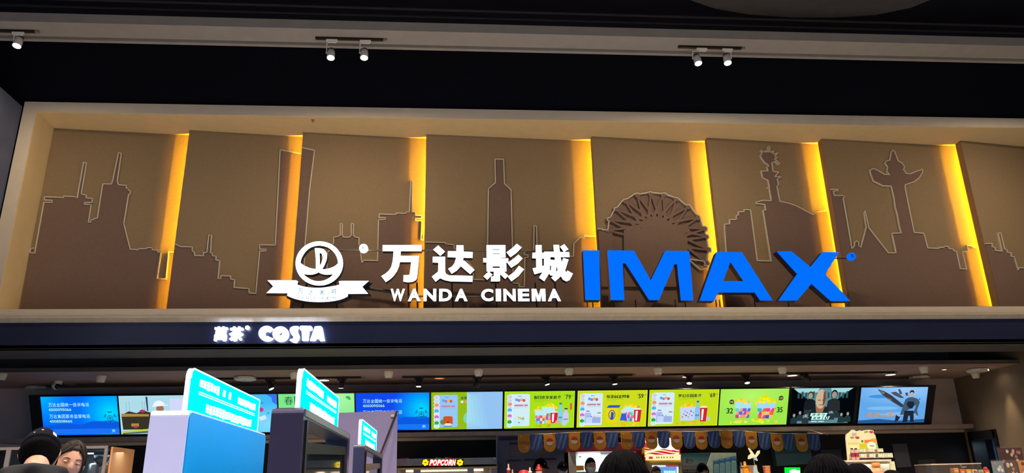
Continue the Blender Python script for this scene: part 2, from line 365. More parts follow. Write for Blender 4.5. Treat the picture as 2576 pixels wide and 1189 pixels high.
for i in range(8):
    (x0, y0), (x1, y1) = PXS[i], PXS[i+1]
    yb = BACK if i < 7 else y1
    u = Vector((x1-x0, yb-y0, 0)); L = u.length; u.normalize()
    ext = 0.36 if i < 7 else 0.0
    zb, ztp = ZL1+.002, ZT0-.006
    fr = Fr((x0, y0, zb), u, (0, 0, 1)); H = ztp-zb
    t = thing('skyline_panel', PLAB[i], 'wall panel', (x0+.5*(x1-x0), y0+.3*(yb-y0), zb), group='angled skyline panels')
    mb = MB().use(M_panel).fbox(fr, 0, L+ext, 0, H, -.03, 0)
    if i > 0: mb.box(x0, x0+.012, y0, 11.145, zb, ztp)       # return edge
    part('backing_board', mb, t)
    pts = [fr.px(*p) for p in SKY[i]]
    pts = [(min(max(a, .004), L-.004), b) for a, b in pts]
    poly = [(pts[0][0], .003)]+pts+[(pts[-1][0], .003)]
    if i == 0: poly[0] = (.03, .003); pts[0] = (max(pts[0][0], .05), pts[0][1])
    if i == 4:      # wheel: a lower disc layer, with spokes and roofs standing in front of it
        mb = MB().use(M_relief).prism(fr, poly, 0, .006); part('skyline_relief', mb, t)
        W = lambda q: fr.px(*ZB([q])[0])
        mb = MB().use(M_relief)
        hub = W((850, 640)); rim = [(248,470),(330,335),(450,235),(600,165),(765,145),(920,160),(1080,215),(1230,310),(1350,445),(1440,585),(1465,680),(1485,845),(1460,1010)]
        rim += [(235,600)]
        for q in rim:
            c = W(q); d = Vector((c[0]-hub[0], c[1]-hub[1])); n = Vector((-d.y, d.x)).normalized()
            for s in (-1, 1):
                b0 = Vector(hub)+n*s*.12; b1 = Vector(hub)+n*s*.20; e = Vector(c)
                mb.prism(fr, [(b0.x, b0.y), (b1.x, b1.y), (e.x+n.x*.012*s, e.y+n.y*.012*s), (e.x-n.x*.012*s, e.y-n.y*.012*s)], .006, .042+.0004*s)
            mb.ell(fr, c[0], c[1], .042, .042, .006, .045, 14)
        mb.ell(fr, hub[0], hub[1], .27, .27, .006, .0445, 24)
        body = [W(q) for q in [(435,1300),(430,600),(500,585),(590,565),(760,600),(780,695),(870,700),(880,610),(935,570),(940,540),(1080,545),(1085,555),(1215,555),(1260,610),(1190,640),(1220,690),(1230,1300)]]
        body = [(a, max(b, .01)) for a, b in body]; mb.prism(fr, body, .006, .048)
        lft = [W(q) for q in [(120,1300),(118,600),(295,612),(300,1300)]]; mb.prism(fr, [(max(a, .006), max(b, .01)) for a, b in lft], .012, .034)
        part('wheel_spokes', mb, t)
    else:
        mb = MB().use(M_relief).prism(fr, poly, 0, .014); part('skyline_relief', mb, t)
    mb = MB().use(M_trim).seg(fr, pts, .016, 0, .028 if i != 4 else .05); part('outline_trim', mb, t)
    if i > 0:        # amber strip fixed behind the left edge of the panel
        mb = MB().use(PT((180, 180, 180), .4, .6)).box(x0+.302, x0+.32, 11.097, 11.122, zb+.02, ztp-.02)
        mb.use(M_led).box(x0+.292, x0+.301, 11.099, 11.106, zb+.1, ztp-.03)
        mb.use(M_led2).box(x0+.292, x0+.301, 11.112, 11.132, zb+.1, ztp-.03)
        part('led_strip', mb, t)

# ================================================================ MAIN SIGNS
W_face = emi('sign_white_face', (225, 238, 255), 3.2)
B_face = emi('sign_blue_face', (2, 104, 252), 1.04)
M_sside = mat('dark_navy_letter_side', (28, 34, 60), .35, noise=.05)
M_rod = mat('brushed_sign_rail', (150, 142, 130), .4, .7)
SY = 10.62; SD = .11
sf = Fr((0, SY, 0), (1, 0, 0), (0, 0, 1))
def SP(l): return [sf.px(*p) for p in l]
def pbox(x0, y0, x1, y1, fr=None):      # pixel box -> frame box
    fr = fr or sf; a = fr.px(x0, y1); b = fr.px(x1, y0); return (a[0], a[1], b[0], b[1])
sg = thing('cinema_sign', 'white glowing cinema name sign with round emblem and four large characters', 'sign', (sf.px(1050, 775)[0], SY, ZL1))
def Q(l): return [sf.px(650+x/5.724, 600+y/5.724) for x, y in l]
ring = Q([(896+339*math.cos(a*PI/32), 388-316*math.sin(a*PI/32)) for a in range(64)])
h1 = Q([(628,380),(634,340),(650,300),(672,258),(700,220),(738,184),(780,158),(836,140),(895,133),(955,140),(1010,156),(1056,184),(1095,220),(1125,258),(1145,300),(1158,342),(1162,385),(1135,412),(1100,435),(1060,450),(1020,462),(975,469),(935,470),(960,435),(980,390),(996,350),(1005,310),(1007,272),(1000,240),(985,212),(965,192),(935,177),(900,170),(830,168),(838,240),(845,320),(847,400),(848,467),(820,466),(790,460),(752,450),(720,436),(688,422),(660,405)])
h2 = Q([(900,236),(922,245),(935,262),(942,290),(942,320),(936,350),(925,380),(903,422)])
h3 = Q([(670,540),(715,547),(760,550),(800,547),(830,540),(860,529),(885,515),(912,529),(940,540),(975,547),(1010,550),(1050,547),(1095,540),(1070,567),(1040,592),(1002,614),(960,630),(922,638),(885,640),(848,638),(810,630),(768,613),(730,590),(698,566)])
mb = MB().prism(sf, ring, 0, SD, holes=[h1, h2, h3], face=W_face, side=M_sside); part('emblem', mb, sg)
rib = Q([(150,620),(360,619),(555,620),(588,635),(577,683),(640,702),(700,716),(775,725),(850,729),(925,726),(1000,717),(1095,703),(1180,683),(1170,635),(1210,628),(1600,628),(1505,712),(1590,812),(1300,815),(1298,850),(1240,879),(1180,900),(1100,916),(1020,926),(945,930),(870,931),(785,928),(700,920),(620,905),(540,885),(482,863),(430,840),(440,805),(133,803),(232,708)])
mb = MB().prism(sf, rib, -.02, SD-.03, face=W_face, side=M_sside); rbo = part('ribbon', mb, sg)
bk = [(x+(.03 if x > sf.px(805, 700)[0] else -.03), y) for x, y in rib]
mb = MB().use(M_sside).prism(sf, bk, -.09, -.025); part('ribbon_backing', mb, sg)
C_t = E((120, 160, 170), .9)
for ch, (a, b, c, d) in zip('万达影城', ((585,738,660,812),(738,758,805,835),(905,762,975,835),(1060,742,1138,815))):
    p0 = Q([(a, d)])[0]; p1 = Q([(c, b)])[0]; mb = MB().text(sf, ch, (p0[0], p0[1], p1[0], p1[1]), SD-.028, SD-.022, .012, face=C_t, side=C_t); part('small_character', mb, rbo)
for ch, x in zip('WANDA CINEMA', (572, 634, 700, 756, 802, 0, 868, 925, 950, 1000, 1050, 1104)):
    if ch == ' ': continue
    yy = 838+24*math.cos((x-870)/330*1.2)-2
    wd = {'I': 12, 'W': 60, 'M': 52}.get(ch, 44)
    p0 = Q([(x, yy+40)])[0]; p1 = Q([(x+wd, yy)])[0]; mb = MB().text(sf, ch, (p0[0], p0[1], p1[0], p1[1]), SD-.028, SD-.022, 0, face=C_t, side=C_t); part('small_letter', mb, rbo)
c = sf.px(916, 628)
mb = MB().use(W_face).ell(sf, c[0], c[1], .062, .062, .03, SD-.02, 24).use(E((130, 150, 170), .9)).text(sf, 'R', (c[0]-.022, c[1]-.028, c[0]+.022, c[1]+.028), SD-.018, SD-.012, .0)
part('registered_mark', mb, sg)
GL = {
 'wan': (950, [[(148,122),(1140,122),(1148,130),(1146,278),(612,280),(608,398),(1085,398),(1060,700),(1030,960),(1005,1020),(930,1062),(790,1080),(680,1060),(684,895),(828,890),(845,850),(880,560),(590,560),(570,660),(520,790),(430,915),(340,1000),(230,1075),(110,918),(210,862),(300,785),(365,690),(400,560),(418,420),(424,280),(146,278)]]),
 'da': (950, [[(1575,130),(1748,292),(1630,402),(1444,240)], [(1436,420),(1752,420),(1752,800),(1775,860),(1850,900),(2456,912),(2454,1066),(1900,1056),(1740,1025),(1622,975),(1508,1066),(1410,932),(1570,805),(1578,575),(1432,570)],
        [(2042,124),(2222,128),(2226,288),(2460,300),(2455,455),(2222,448),(2208,540),(2240,515),(2508,760),(2394,872),(2154,666),(2050,780),(1918,862),(1828,730),(1930,670),(1990,590),(2035,442),(1815,434),(1820,278),(2040,278)]]),
 'ying': (1200, [[(238,122),(722,122),(728,444),(578,450),(578,460),(798,462),(800,568),(745,572),(750,802),(690,805),(800,910),(716,992),(585,870),(585,1040),(560,1056),(352,1056),(356,930),(424,925),(424,802),(300,802),(392,880),(258,1016),(160,928),(288,802),(240,800),(238,568),(158,568),(152,458),(410,455),(240,442)],
        [(1015,88),(1144,182),(1000,330),(852,434),(750,308),(900,200)], [(1056,368),(1166,465),(1040,600),(872,706),(775,580),(940,470)], [(1072,655),(1200,745),(1060,920),(876,1056),(785,935),(950,810)]],
        {0: [[(392,226),(572,226),(572,246),(392,244)], [(392,334),(578,336),(578,356),(392,350)], [(394,670),(585,672),(583,710),(394,708)]]}),
 'cheng': (1200, [[(1500,122),(1652,122),(1658,318),(1712,322),(1720,290),(1968,292),(1955,118),(2100,118),(2124,298),(2360,300),(2368,432),(2140,432),(2170,575),(2205,452),(2346,490),(2255,775),(2290,825),(2315,775),(2458,855),(2370,1020),(2290,1056),(2200,1010),(2150,920),(2000,1056),(1898,960),(1960,900),(1880,905),(1845,850),(1720,1052),(1588,960),(1675,815),(1470,874),(1420,722),(1515,700),(1512,465),(1412,458),(1418,318),(1500,316)],
        [(2235,98),(2342,230),(2228,298),(2125,165)]],
        {0: [[(1660,468),(1716,468),(1716,650),(1662,658)], [(1876,428),(1985,430),(1998,505),(1878,500)], [(1870,645),(1900,645),(1892,768),(1860,768)], [(2035,645),(2065,760),(2010,830),(2030,740)]]}),
}
for g in GL.values():
    mb = MB()
    for k, pl in enumerate(g[1]):
        hs = g[2].get(k, []) if len(g) > 2 else []
        T_ = lambda l: SP([(g[0]+x/10.304, 610+y/10.304) for x, y in l])
        mb.prism(sf, T_(pl), 0, SD, holes=[T_(h) for h in hs], face=W_face, side=M_sside)
    part('character', mb, sg)
for wd, a, b, ws in (('WANDA', 983, 1176, (1.15, 1, 1, 1, 1)), ('CINEMA', 1210, 1408, (1, .42, 1, .92, 1.12, 1.05))):
    tot = sum(ws)+.22*(len(ws)-1); x = a; k = (b-a)/tot
    for ch, q in zip(wd, ws):
        bx = pbox(x, 730, x+q*k, 761)
        if ch == 'M': mb = MB().prism(sf, [(bx[0]+(bx[2]-bx[0])*u, bx[1]+(bx[3]-bx[1])*v) for u, v in ((0, 0), (.27, 0), (.27, .6), (.39, 0), (.61, 0), (.73, .6), (.73, 0), (1, 0), (1, 1), (.66, 1), (.5, .42), (.34, 1), (0, 1))], .01, SD-.02, face=W_face, side=M_sside)
        else: mb = MB().text(sf, ch, bx, .01, SD-.02, .04, face=W_face, side=M_sside)
        part('letter', mb, sg); x += (q+.22)*k
mb = MB().use(M_rod)
a = sf.px(848, 626); b = sf.px(1440, 632); mb.tube([(a[0], SY+.03, a[1]-.01), (b[0], SY+.03, a[1]-.01)], .014, 6)
a2 = sf.px(980, 744); b2 = sf.px(1410, 746); mb.tube([(a2[0], SY+.02, a2[1]), (b2[0], SY+.02, a2[1])], .011, 6)
part('support_rail', mb, sg)
DK = PT((30, 30, 34))
for px in (1030, 1052, 1140, 1250, 1350, 1400):
    q = sf.px(px, 700); part('bracket', MB().use(DK).tube([(q[0], SY+.05, ZL1), (q[0]-.02, SY+.05, q[1]-.05)], .012, 6), sg)
part('conduit', MB().use(DK).tube([(sf.px(900, 722)[0], SY+.06, sf.px(930, 718)[1]), (sf.px(990, 730)[0], SY+.06, sf.px(990, 732)[1])], .024, 8), sg)
q = sf.px(805, 700)
for s_ in (-.25, .25): part('bracket', MB().use(DK).tube([(q[0]+s_, SY+.12, ZL1), (q[0]+s_*.8, SY+.12, q[1])], .015, 6), sg)

ig = thing('cinema_sign', 'large blue glowing four-letter sign standing on the ledge', 'sign', (sf.px(1800, 770)[0], SY, ZL1))
def chan(name, poly, holes=()):
    mb = MB().prism(sf, poly, -.02, SD+.01, holes=holes, face=B_face, side=M_sside); o = part(name, mb, ig)
chan('letter', SP(Z6([(388,797),(485,798),(490,1093),(402,1092)])))
chan('letter', SP(Z6([(533,797),(690,800),(790,975),(875,800),(1018,802),(1042,1095),(968,1095),(945,880),(930,880),(838,1093),(780,1093),(640,875),(624,875),(633,1093),(553,1093)])))
chan('letter', SP(Z6([(1180,808),(1330,808),(1512,1095),(1437,1095),(1405,1048),(1190,1048),(1165,1097),(1078,1097)])), [SP(Z6([(1262,868),(1338,980),(1218,980)]))])
chan('letter', SP(Z7([(155,758),(240,758),(345,845),(412,762),(505,762),(427,885),(567,1035),(457,1035),(350,940),(270,1033),(165,1033),(270,885)])))
c = sf.px(2137, 648)
mb = MB().use(B_face).ell(sf, c[0], c[1], .057, .057, .02, SD-.02, 24).use(E((6, 40, 150), 1)).text(sf, 'R', (c[0]-.02, c[1]-.026, c[0]+.02, c[1]+.026), SD-.018, SD-.012, .01)
part('registered_mark', mb, ig)
for px in (1478, 1492, 1545, 1600, 1700, 1725, 1803, 1812, 1900, 1985, 2090):
    q = sf.px(px, 752); part('bracket', MB().use(DK).tube([(q[0], SY+.04, ZL1), (q[0], SY+.04, q[1])], .009, 6), ig)
q = sf.px(2100, 648); part('support_rail', MB().use(DK).tube([(q[0]-.1, SY+.03, q[1]), (c[0], SY+.03, q[1])], .008, 6), ig)

# small cafe signs on the glossy fascia
ff = Fr((0, FY, 0), (1, 0, 0), (0, 0, 1))
W2 = emi('cafe_sign_face', (240, 244, 255), 5.0)
W2s = emi('cafe_sign_side', (215, 228, 255), 4.0)
def fb(x0, y0, x1, y1): a = ff.px(x0, y1); b = ff.px(x1, y0); return (a[0], a[1], b[0], b[1])
t = thing('tea_shop_sign', 'small white glowing sign of two Chinese characters on the black fascia', 'sign', (ff.px(580, 860)[0], FY, 3.5))
for ch, bx in (('萬', (540, 823, 576, 859)), ('茶', (578, 823, 616, 859))):
    m_ = MB(); bx_ = fb(*bx)
    for dx, dy in ((0, 0), (.006, 0), (-.006, 0), (0, .006), (0, -.006), (.005, .005), (-.005, -.005), (.005, -.005), (-.005, .005)): m_.text(ff, ch, (bx_[0]+dx+.006, bx_[1]+dy+.006, bx_[2]+dx-.006, bx_[3]+dy-.006), .02, .07+.0002*len(m_.mats)+dx*.01, .012, face=W2, side=W2s)
    part('character', m_, t)
c = ff.px(624.5, 825.5); part('registered_mark', MB().use(W2).ell(ff, c[0], c[1], .028, .028, .02, .06, 18), t)
t = thing('coffee_shop_sign', 'white glowing five-letter coffee sign on the black fascia, right of two characters', 'sign', (ff.px(735, 860)[0], FY, 3.5))
def K(l): return [ff.px(450+x/5.152, 790+y/5.152) for x, y in l]
def circ(cx, cy_, rx, ry, a0, a1, n=24, rot=0): return [(cx+rx*math.cos(math.radians(a0+(a1-a0)*i/n)), cy_-ry*math.sin(math.radians(a0+(a1-a0)*i/n))) for i in range(n+1)]
Cp = circ(1155, 262, 105, 97, 40, 320)+[(1195,310)]+circ(1158, 266, 30, 34, 300, 60, 10)+[(1190,243)]
part('letter', MB().prism(ff, K(Cp), .02, .08, face=W2, side=W2s), t)
part('letter', MB().prism(ff, K(circ(1333, 268, 103, 97, 0, 354)), .02, .08, holes=[K([(1310,262),(1330,245),(1355,240),(1360,262),(1348,282),(1325,292),(1308,285)])], face=W2, side=W2s), t)
part('letter', MB().prism(ff, K([(1500,168),(1560,168),(1572,182),(1550,205),(1548,235),(1572,290),(1570,330),(1530,380),(1490,372),(1450,352),(1460,335),(1490,330),(1500,305),(1470,270),(1450,225),(1458,190)]), .02, .08, face=W2, side=W2s), t)
part('letter', MB().prism(ff, K([(1582,170),(1600,165),(1725,166),(1738,180),(1735,215),(1700,222),(1685,350),(1610,350),(1605,228),(1585,215)]), .02, .08, face=W2, side=W2s), t)
part('letter', MB().prism(ff, K([(1775,172),(1850,168),(1866,180),(1897,350),(1840,355),(1820,325),(1795,325),(1770,352),(1712,352)]), .02, .08, face=W2, side=W2s), t)

# ================================================================ BEAM TRACK LIGHTS
M_wh = mat('white_lamp_shell', (225, 222, 218), .45, noise=.02)
M_bk = mat('black_lamp_shell', (14, 14, 16), .4, noise=.05)
M_lens = emi('warm_lamp_lens', (255, 244, 226), 14.0)
M_lensoff = mat('dull_lamp_lens', (90, 86, 80), .2)
def track(x0, x1, y, z, label, group=None):
    t = thing('lighting_track', label, 'lighting track', ((x0+x1)/2, y, z-.03), group=group)
    part('rail', MB().use(M_bk).box(x0, x1-.05, y-.018, y+.018, z-.032, z), t)
    part('end_cap', MB().use(PT((120, 120, 125), .4)).box(x1-.05, x1, y-.017, y+.017, z-.03, z), t)
    return t
def spot_head(x, y, z, lens, shell, label, group, r=.052, ln=.13, side=-1, on=True, axis=None, col=M_lens):
    """adapter on the track, side arm, lamp head whose lens centre is at `lens`"""
    t = thing('track_spotlight', label, 'spotlight', (x, y, z), group=group)
    L = Vector(lens); ax = Vector(axis or (0, .05, 1)).normalized()
    ad = MB().use(shell).box(x-.075, x+.075, y-.017, y+.017, z-.028, z-.001).box(x-.05, x+.06, y-.014, y+.014, z-.05, z-.028)
    part('adapter', ad, t, bevel=.004)
    top = L+ax*ln*.75; sx = side*(r+.012)
    am = MB().use(shell).tube([(x+side*.04, y, z-.04), (L.x+sx, y, z-.055), (L.x+sx, top.y, top.z), ], .008, 6).sph((L.x+sx, top.y, top.z), .013, 8, 6)
    part('arm', am, t)
    hd = MB(); hd.smooth = True
    hd.use(shell).lathe(L, [(r*.9, .006), (r, 0), (r*1.02, .004), (r, ln*.6), (r*.86, ln), (.01, ln)], 24, ax)
    h = part('lamp_head', hd, t)
    part('heat_sink', MB().use(M_bk).lathe(L+Vector((0, .012, 0)), [(r*.78, ln*.9), (r*.8, ln*1.25), (.01, ln*1.25)], 18, ax), h)
    part('lens', MB().use(col if on else M_lensoff).lathe(L, [(.001, .0005), (r*.88, .0005), (r*.88, .007), (.001, .007)], 24, ax), h)
    return t
track(-6.39, -5.49, 9.0, 7.4, 'black lighting track under the beam at the left wall', group='lighting tracks under the beam')
track(-1.90, -.94, 9.0, 7.4, 'black lighting track under the beam above the round emblem', group='lighting tracks under the beam')
track(3.115, 4.075, 9.0, 7.4, 'black lighting track under the beam above the blue letters', group='lighting tracks under the beam')
BL = [((42, 116), -5.75, -1, 'white track spotlight at the left end of the beam, alone on its track'),
      ((832, 146), -1.68, -1, 'white track spotlight, left of the pair above the round emblem'),
      ((916, 146), -1.23, -1, 'white track spotlight, right of the pair above the round emblem'),
      ((1757, 160), 3.45, -1, 'white track spotlight, left of the pair above the blue letters'),
      ((1831, 159), 3.82, 1, 'white track spotlight, right of the pair above the blue letters')]
for (px, py), xa, sd, lb in BL:
    L = atY(px, py, 9.0)
    spot_head(xa, 9.0, 7.37, L, M_wh, lb, 'white spotlights under the beam', side=sd, axis=(.03*sd, .22, 1))
    lamp('beam_spot', 'AREA', L+Vector((0, -.01, -.03)), 30, (1, .76, .47), (L.x, 9.25, 0), shape='DISK', size=.1)

for xa in (8.5, 8.9): lamp('beam_spot', 'AREA', (xa, 8.98, 7.1), 30, (1, .76, .47), (xa, 9.25, 0), shape='DISK', size=.1)
# faint ceiling air diffusers over the niche
M_vent = mat('dark_ceiling_vent', (44, 44, 52), .7)
for (px, py), lb in (((215, 165), 'dark square ceiling diffuser near the left wall'), ((940, 175), 'dark square ceiling diffuser above the round emblem'), ((1640, 185), 'dark square ceiling diffuser above the blue letters'), ((2310, 200), 'dark square ceiling diffuser at the right')):
    q = atZ(px, py, 8.24)
    t = thing('ceiling_diffuser', lb, 'air vent', (q.x, q.y, 8.2), group='ceiling diffusers')
    part('frame', MB().use(M_vent).prism(Fr((q.x-.4, q.y-.4, 8.22), (1, 0, 0), (0, 1, 0)), [(0, 0), (.8, 0), (.8, .8), (0, .8)], 0, .08, holes=[[(.08, .08), (.72, .08), (.72, .72), (.08, .72)]]), t)
    m_ = MB().use(M_vent)
    fz = Fr((q.x, q.y, 8.24), (1, 0, 0), (0, 1, 0))
    for rr_ in (.22, .12): m_.prism(fz, [(-rr_-.06, -rr_-.06), (rr_+.06, -rr_-.06), (rr_+.06, rr_+.06), (-rr_-.06, rr_+.06)], 0, .06, holes=[[(-rr_, -rr_), (rr_, -rr_), (rr_, rr_), (-rr_, rr_)]])
    part('louvre', m_, t)

# services over the beam
MD = mat('dark_duct_cloth', (60, 58, 62), .85, noise=.15, scale=4)
dp = [atZ(x, y, 7.95) for x, y in ((1690, -60), (1740, 2), (1800, 22), (1880, 36), (1990, 44), (2100, 44), (2200, 38), (2290, 20), (2360, -8), (2400, -60))]
fz = Fr((0, 0, 7.95), (1, 0, 0), (0, 1, 0))
single('air_duct', MB().use(MD).prism(fz, [(p.x, p.y) for p in dp], 0, .3), 'dark curved air duct above the beam at the upper right', 'air duct')
for px, py, lb in ((700, 30, 'thin dark pipe above the beam, nearest the beam edge'), (700, 12, 'thin dark pipe above the beam, farther up')):
    q = atZ(px, py, 8.0); q2 = atZ(2500, py+52, 8.0)
    single('ceiling_pipe', MB().use(MD).tube([Vector((-6.3, q.y, 8.0)), Vector((9.9, q.y+.05, 8.0))], .018, 8), lb, 'pipe')
q = atZ(937, 47, 7.54); single('junction_box', MB().use(PT((150, 150, 158), .4)).box(q.x-.07, q.x+.07, 8.9, 8.98, 7.536, 7.60).tube([Vector((q.x+.07, 8.94, 7.56)), Vector((q.x+.14, 8.94, 7.56))], .01, 6), 'small grey junction box on top of the beam above the emblem', 'junction box')
q = atZ(787, 301, ZT0); single('sprinkler', MB().use(PT((190, 170, 140), .3, .6)).lathe((q.x, q.y, ZT0), [(.001, 0), (.03, 0), (.028, -.006), (.008, -.01), (.008, -.03), (.02, -.034), (.001, -.036)], 12), 'small sprinkler head in the cream soffit of the niche above the tall gate tower', 'sprinkler')

# ================================================================ INNER CEILING FITTINGS
ZC = 3.31
YT = 12.33
for a, b, lb in ((-4.24, -1.44, 'long black ceiling track above the left kiosks'), (-.84, 2.97, 'long black ceiling track over the middle menu screens'), (3.4, 7.46, 'long black ceiling track over the right menu screens')):
    track(a, b, YT, ZC, lb, 'black tracks on the counter ceiling')
M_lw = emi('counter_lamp_lens', (255, 238, 208), 9.0)
IN = [((683, 978), 1, (-.5, .1, 1), 'leftmost lit black spotlight, seen between the glowing kiosk boards'),
      ((858, 976), 1, (0, -.1, 1), 'black spotlight on the left ceiling track, pointing straight down'),
      ((1053, 972), 1, (0, .1, 1), 'lit black spotlight above the blue notice screen'),
      ((1196, 973), 0, (.35, -.1, 1), 'unlit black spotlight turned aside above the half blank screen'),
      ((1377, 967), 1, (-.25, .1, 1), 'lit black spotlight above the screen priced 79'),
      ((1547, 966), 1, (-.1, .1, 1), 'lit black spotlight above the screen priced 59'),
      ((1734, 964), 1, (.15, .3, 1), 'lit black spotlight above the screen priced 69'),
      ((1880, 963), 1, (0, .3, 1), 'lit black spotlight above the two bucket screen'),
      ((2036, 958), 1, (-.8, 0, 1), 'rightmost black spotlight tilted towards the posters')]
for (px, py), on, ax, lb in IN:
    L = atY(px, py, YT-.03); axn = Vector(ax).normalized()
    spot_head(L.x+axn.x*.1, YT, ZC-.028, L, M_bk, lb, 'black spotlights over the counter', r=.043, ln=.11, side=1, on=bool(on), axis=ax, col=M_lw)
    if on: lamp('counter_spot', 'SPOT', L-axn*.02, 70, (1, .8, .55), L-axn*2, spot_size=math.radians(80), spot_blend=.7, shadow_soft_size=.03)
M_cup = mat('ivory_ceiling_speaker', (236, 228, 210), .5, noise=.02)
cups = [(5, 938), (255, 944), (742, 936), (978, 933), (1204, 929), (1431, 926), (1655, 925), (1967, 923), (2323, 922), (2453, 936)]
cw = ['at the far left edge', 'above the first blue screen', 'beside the tall cyan board', 'above the second blue notice', 'above the half blank screen', 'above the screen priced 79', 'between the two ceiling tracks', 'above the film poster screens', 'right of the last ceiling track', 'smallest, at the far right']
for (px, py), wd in zip(cups, cw):
    q = atZ(px, py, ZC); m_ = MB().use(M_cup); m_.smooth = True
    m_.lathe((q.x, q.y, ZC), [(.001, 0), (.072, 0), (.072, -.02), (.066, -.05), (.054, -.095), (.04, -.105), (.001, -.107)], 24)
    t = thing('ceiling_speaker', 'ivory cup shaped ceiling fitting ' + wd, 'ceiling speaker', (q.x, q.y, ZC-.107), group='cup shaped ceiling fittings')
    part('shell', m_, t)
    part('grille', MB().use(PT((70, 66, 60))).lathe((q.x, q.y, ZC-.1055), [(.001, 0), (.03, 0), (.028, -.004), (.001, -.004)], 16), t)
M_ring = mat('downlight_ring', (150, 140, 126), .4)
discs = [((178, 966), 0, 'unlit at the left'), ((815, 955), 1, 'glowing beside the tall cyan board'), ((1105, 950), .4, 'orange, above the second blue notice'), ((1414, 947), 0, 'unlit above the screen priced 79'), ((1729, 946), 1, 'glowing above the screen priced 69'), ((1993, 943), 1, 'glowing above the film poster'), ((2240, 941), 1, 'glowing at the end of the right track'), ((2375, 928), 2, 'small, glowing near the right corner'), ((2480, 925), 2, 'small, rightmost, beside the flat panel')]
M_dn = {0: mat('dull_diffuser', (150, 142, 130), .4), 1: emi('downlight_glow', (255, 232, 190), 6), .4: emi('downlight_orange', (255, 150, 90), .8), 2: emi('downlight_small_glow', (255, 210, 140), 9)}
for (px, py), on, wd in discs:
    q = atZ(px, py, ZC); r = .1 if on != 2 else .045
    t = thing('ceiling_downlight', 'round recessed downlight ' + wd, 'downlight', (q.x, q.y, ZC-.012), group='recessed downlights')
    part('trim_ring', MB().use(M_ring).lathe((q.x, q.y, ZC), [(.001, 0), (r, 0), (r, -.008), (r*.86, -.012), (r*.84, -.003), (.001, -.003)], 28), t)
    part('diffuser', MB().use(M_dn[on]).lathe((q.x, q.y, ZC-.0035), [(.001, 0), (r*.82, 0), (r*.82, -.003), (.001, -.003)], 28), t)
    if on in (1, 2): lamp('downlight', 'AREA', (q.x, q.y, ZC-.03), 22 if on == 1 else 2, (1, .80, .60), (q.x, q.y, 0), shape='DISK', size=.16, spread=math.radians(150))
q = atX(2535, 985, 9.1)
lamp('downlight', 'SPOT', (8.93, q.y, ZC-.03), 75, (1, .72, .42), (9.15, q.y, 0), spot_size=math.radians(38), spot_blend=.9, shadow_soft_size=.03)
M_oct = mat('white_wifi_panel', (225, 220, 208), .5, noise=.02)
for (px, py), wd in (((95, 971), 'at the left, beside the dome camera'), ((617, 947), 'between the glowing kiosk boards'), ((2312, 945), 'right of the last ceiling track'), ((2458, 927), 'at the right corner of the ceiling')):
    q = atZ(px, py, ZC); pl = [(q.x+.17*math.cos(PI/8+PI/4*i), q.y+.17*math.sin(PI/8+PI/4*i)) for i in range(8)]
    fz = Fr((0, 0, ZC-.055), (1, 0, 0), (0, 1, 0))
    t = thing('ceiling_access_panel', 'flat white eight-sided ceiling unit ' + wd, 'ceiling unit', (q.x, q.y, ZC-.055), group='flat white ceiling units')
    part('housing', MB().use(M_oct).loft([[Vector((q.x+(a-q.x)*k, q.y+(b-q.y)*k, z)) for a, b in pl] for k, z in ((.9, ZC-.055), (1, ZC-.045), (1, ZC-.012), (.8, ZC))]), t)
    part('indicator', MB().use(PT((90, 90, 96))).prism(fz, [(q.x-.02, q.y-.01), (q.x+.02, q.y-.01), (q.x+.02, q.y+.01), (q.x-.02, q.y+.01)], -.002, .001), t)
q = atZ(147, 958, ZC); m_ = MB().use(M_cup).lathe((q.x, q.y, ZC), [(.001, 0), (.06, 0), (.055, -.05), (.001, -.05)], 20)
t = thing('dome_camera', 'white and black dome security camera on the ceiling at the left', 'security camera', (q.x, q.y, ZC-.11))
part('base', m_, t)
m_ = MB().use(M_cup); m_.smooth = True; part('ball', m_.sph((q.x-.02, q.y-.01, ZC-.075), .058, 18, 12), t)
part('eye', MB().use(PT((12, 12, 14), .1)).sph((q.x+.012, q.y-.028, ZC-.085), .045, 14, 10), t)
# sprinkler heads
for px, py in ((1935, 948), (1452, 949), (2135, 947)):
    q = atZ(px, py, ZC)
    single('sprinkler', MB().use(PT((120, 112, 100), .3, .8)).lathe((q.x, q.y, ZC), [(.001, 0), (.022, 0), (.02, -.006), (.006, -.01), (.006, -.03), (.016, -.033), (.001, -.035)], 12),
           'tiny metal sprinkler head on the counter ceiling', 'sprinkler', group='sprinkler heads')

# ================================================================ MENU SCREENS
TA = math.radians(29)
SFp = atY(1358, 1076, 13.0)
SF = Fr((0, 13.0, SFp.z), (1, 0, 0), (0, -math.sin(TA), math.cos(TA)))
SH = SF.px(1358, 983.5)[1]
mb = MB().use(mat('black_screen_housing', (14, 14, 17), .5)).prism(Fr((-6.75, 0, 0), (0, 1, 0), (0, 0, 1)), [(SF(0, -.04).y, SF(0, -.04).z), (13.29, SF(0, -.04).z), (13.29, SF(0, SH+.05).z), (SF(0, SH+.05).y, SF(0, SH+.05).z)], 0, 15.1)
mb.v = [v+Vector((0, .035, -.01)) if v.y < 13.2 else v for v in mb.v]
struct('trim_6', mb)
mb = MB().use(mat('warm_metal_rail', (164, 148, 134), .35, .3)).box(-7.2, 9.05, 12.95, 13.3, 2.405, 2.475); struct('trim_7', mb)
PXX = [(112, 302), (306, 497), (505, 700), (703, 893), (897, 1080), (1085, 1263), (1268, 1443), (1450, 1624), (1629, 1803), (1806, 1977), (1985, 2145), (2157, 2323)]
PYB = [1102, 1098, 1094, 1090, 1085, 1081, 1078, 1074, 1072, 1070, 1069, 1068]
def sx(px): return SF.px(px, 1105-.0150*px)[0]
XS_ = []
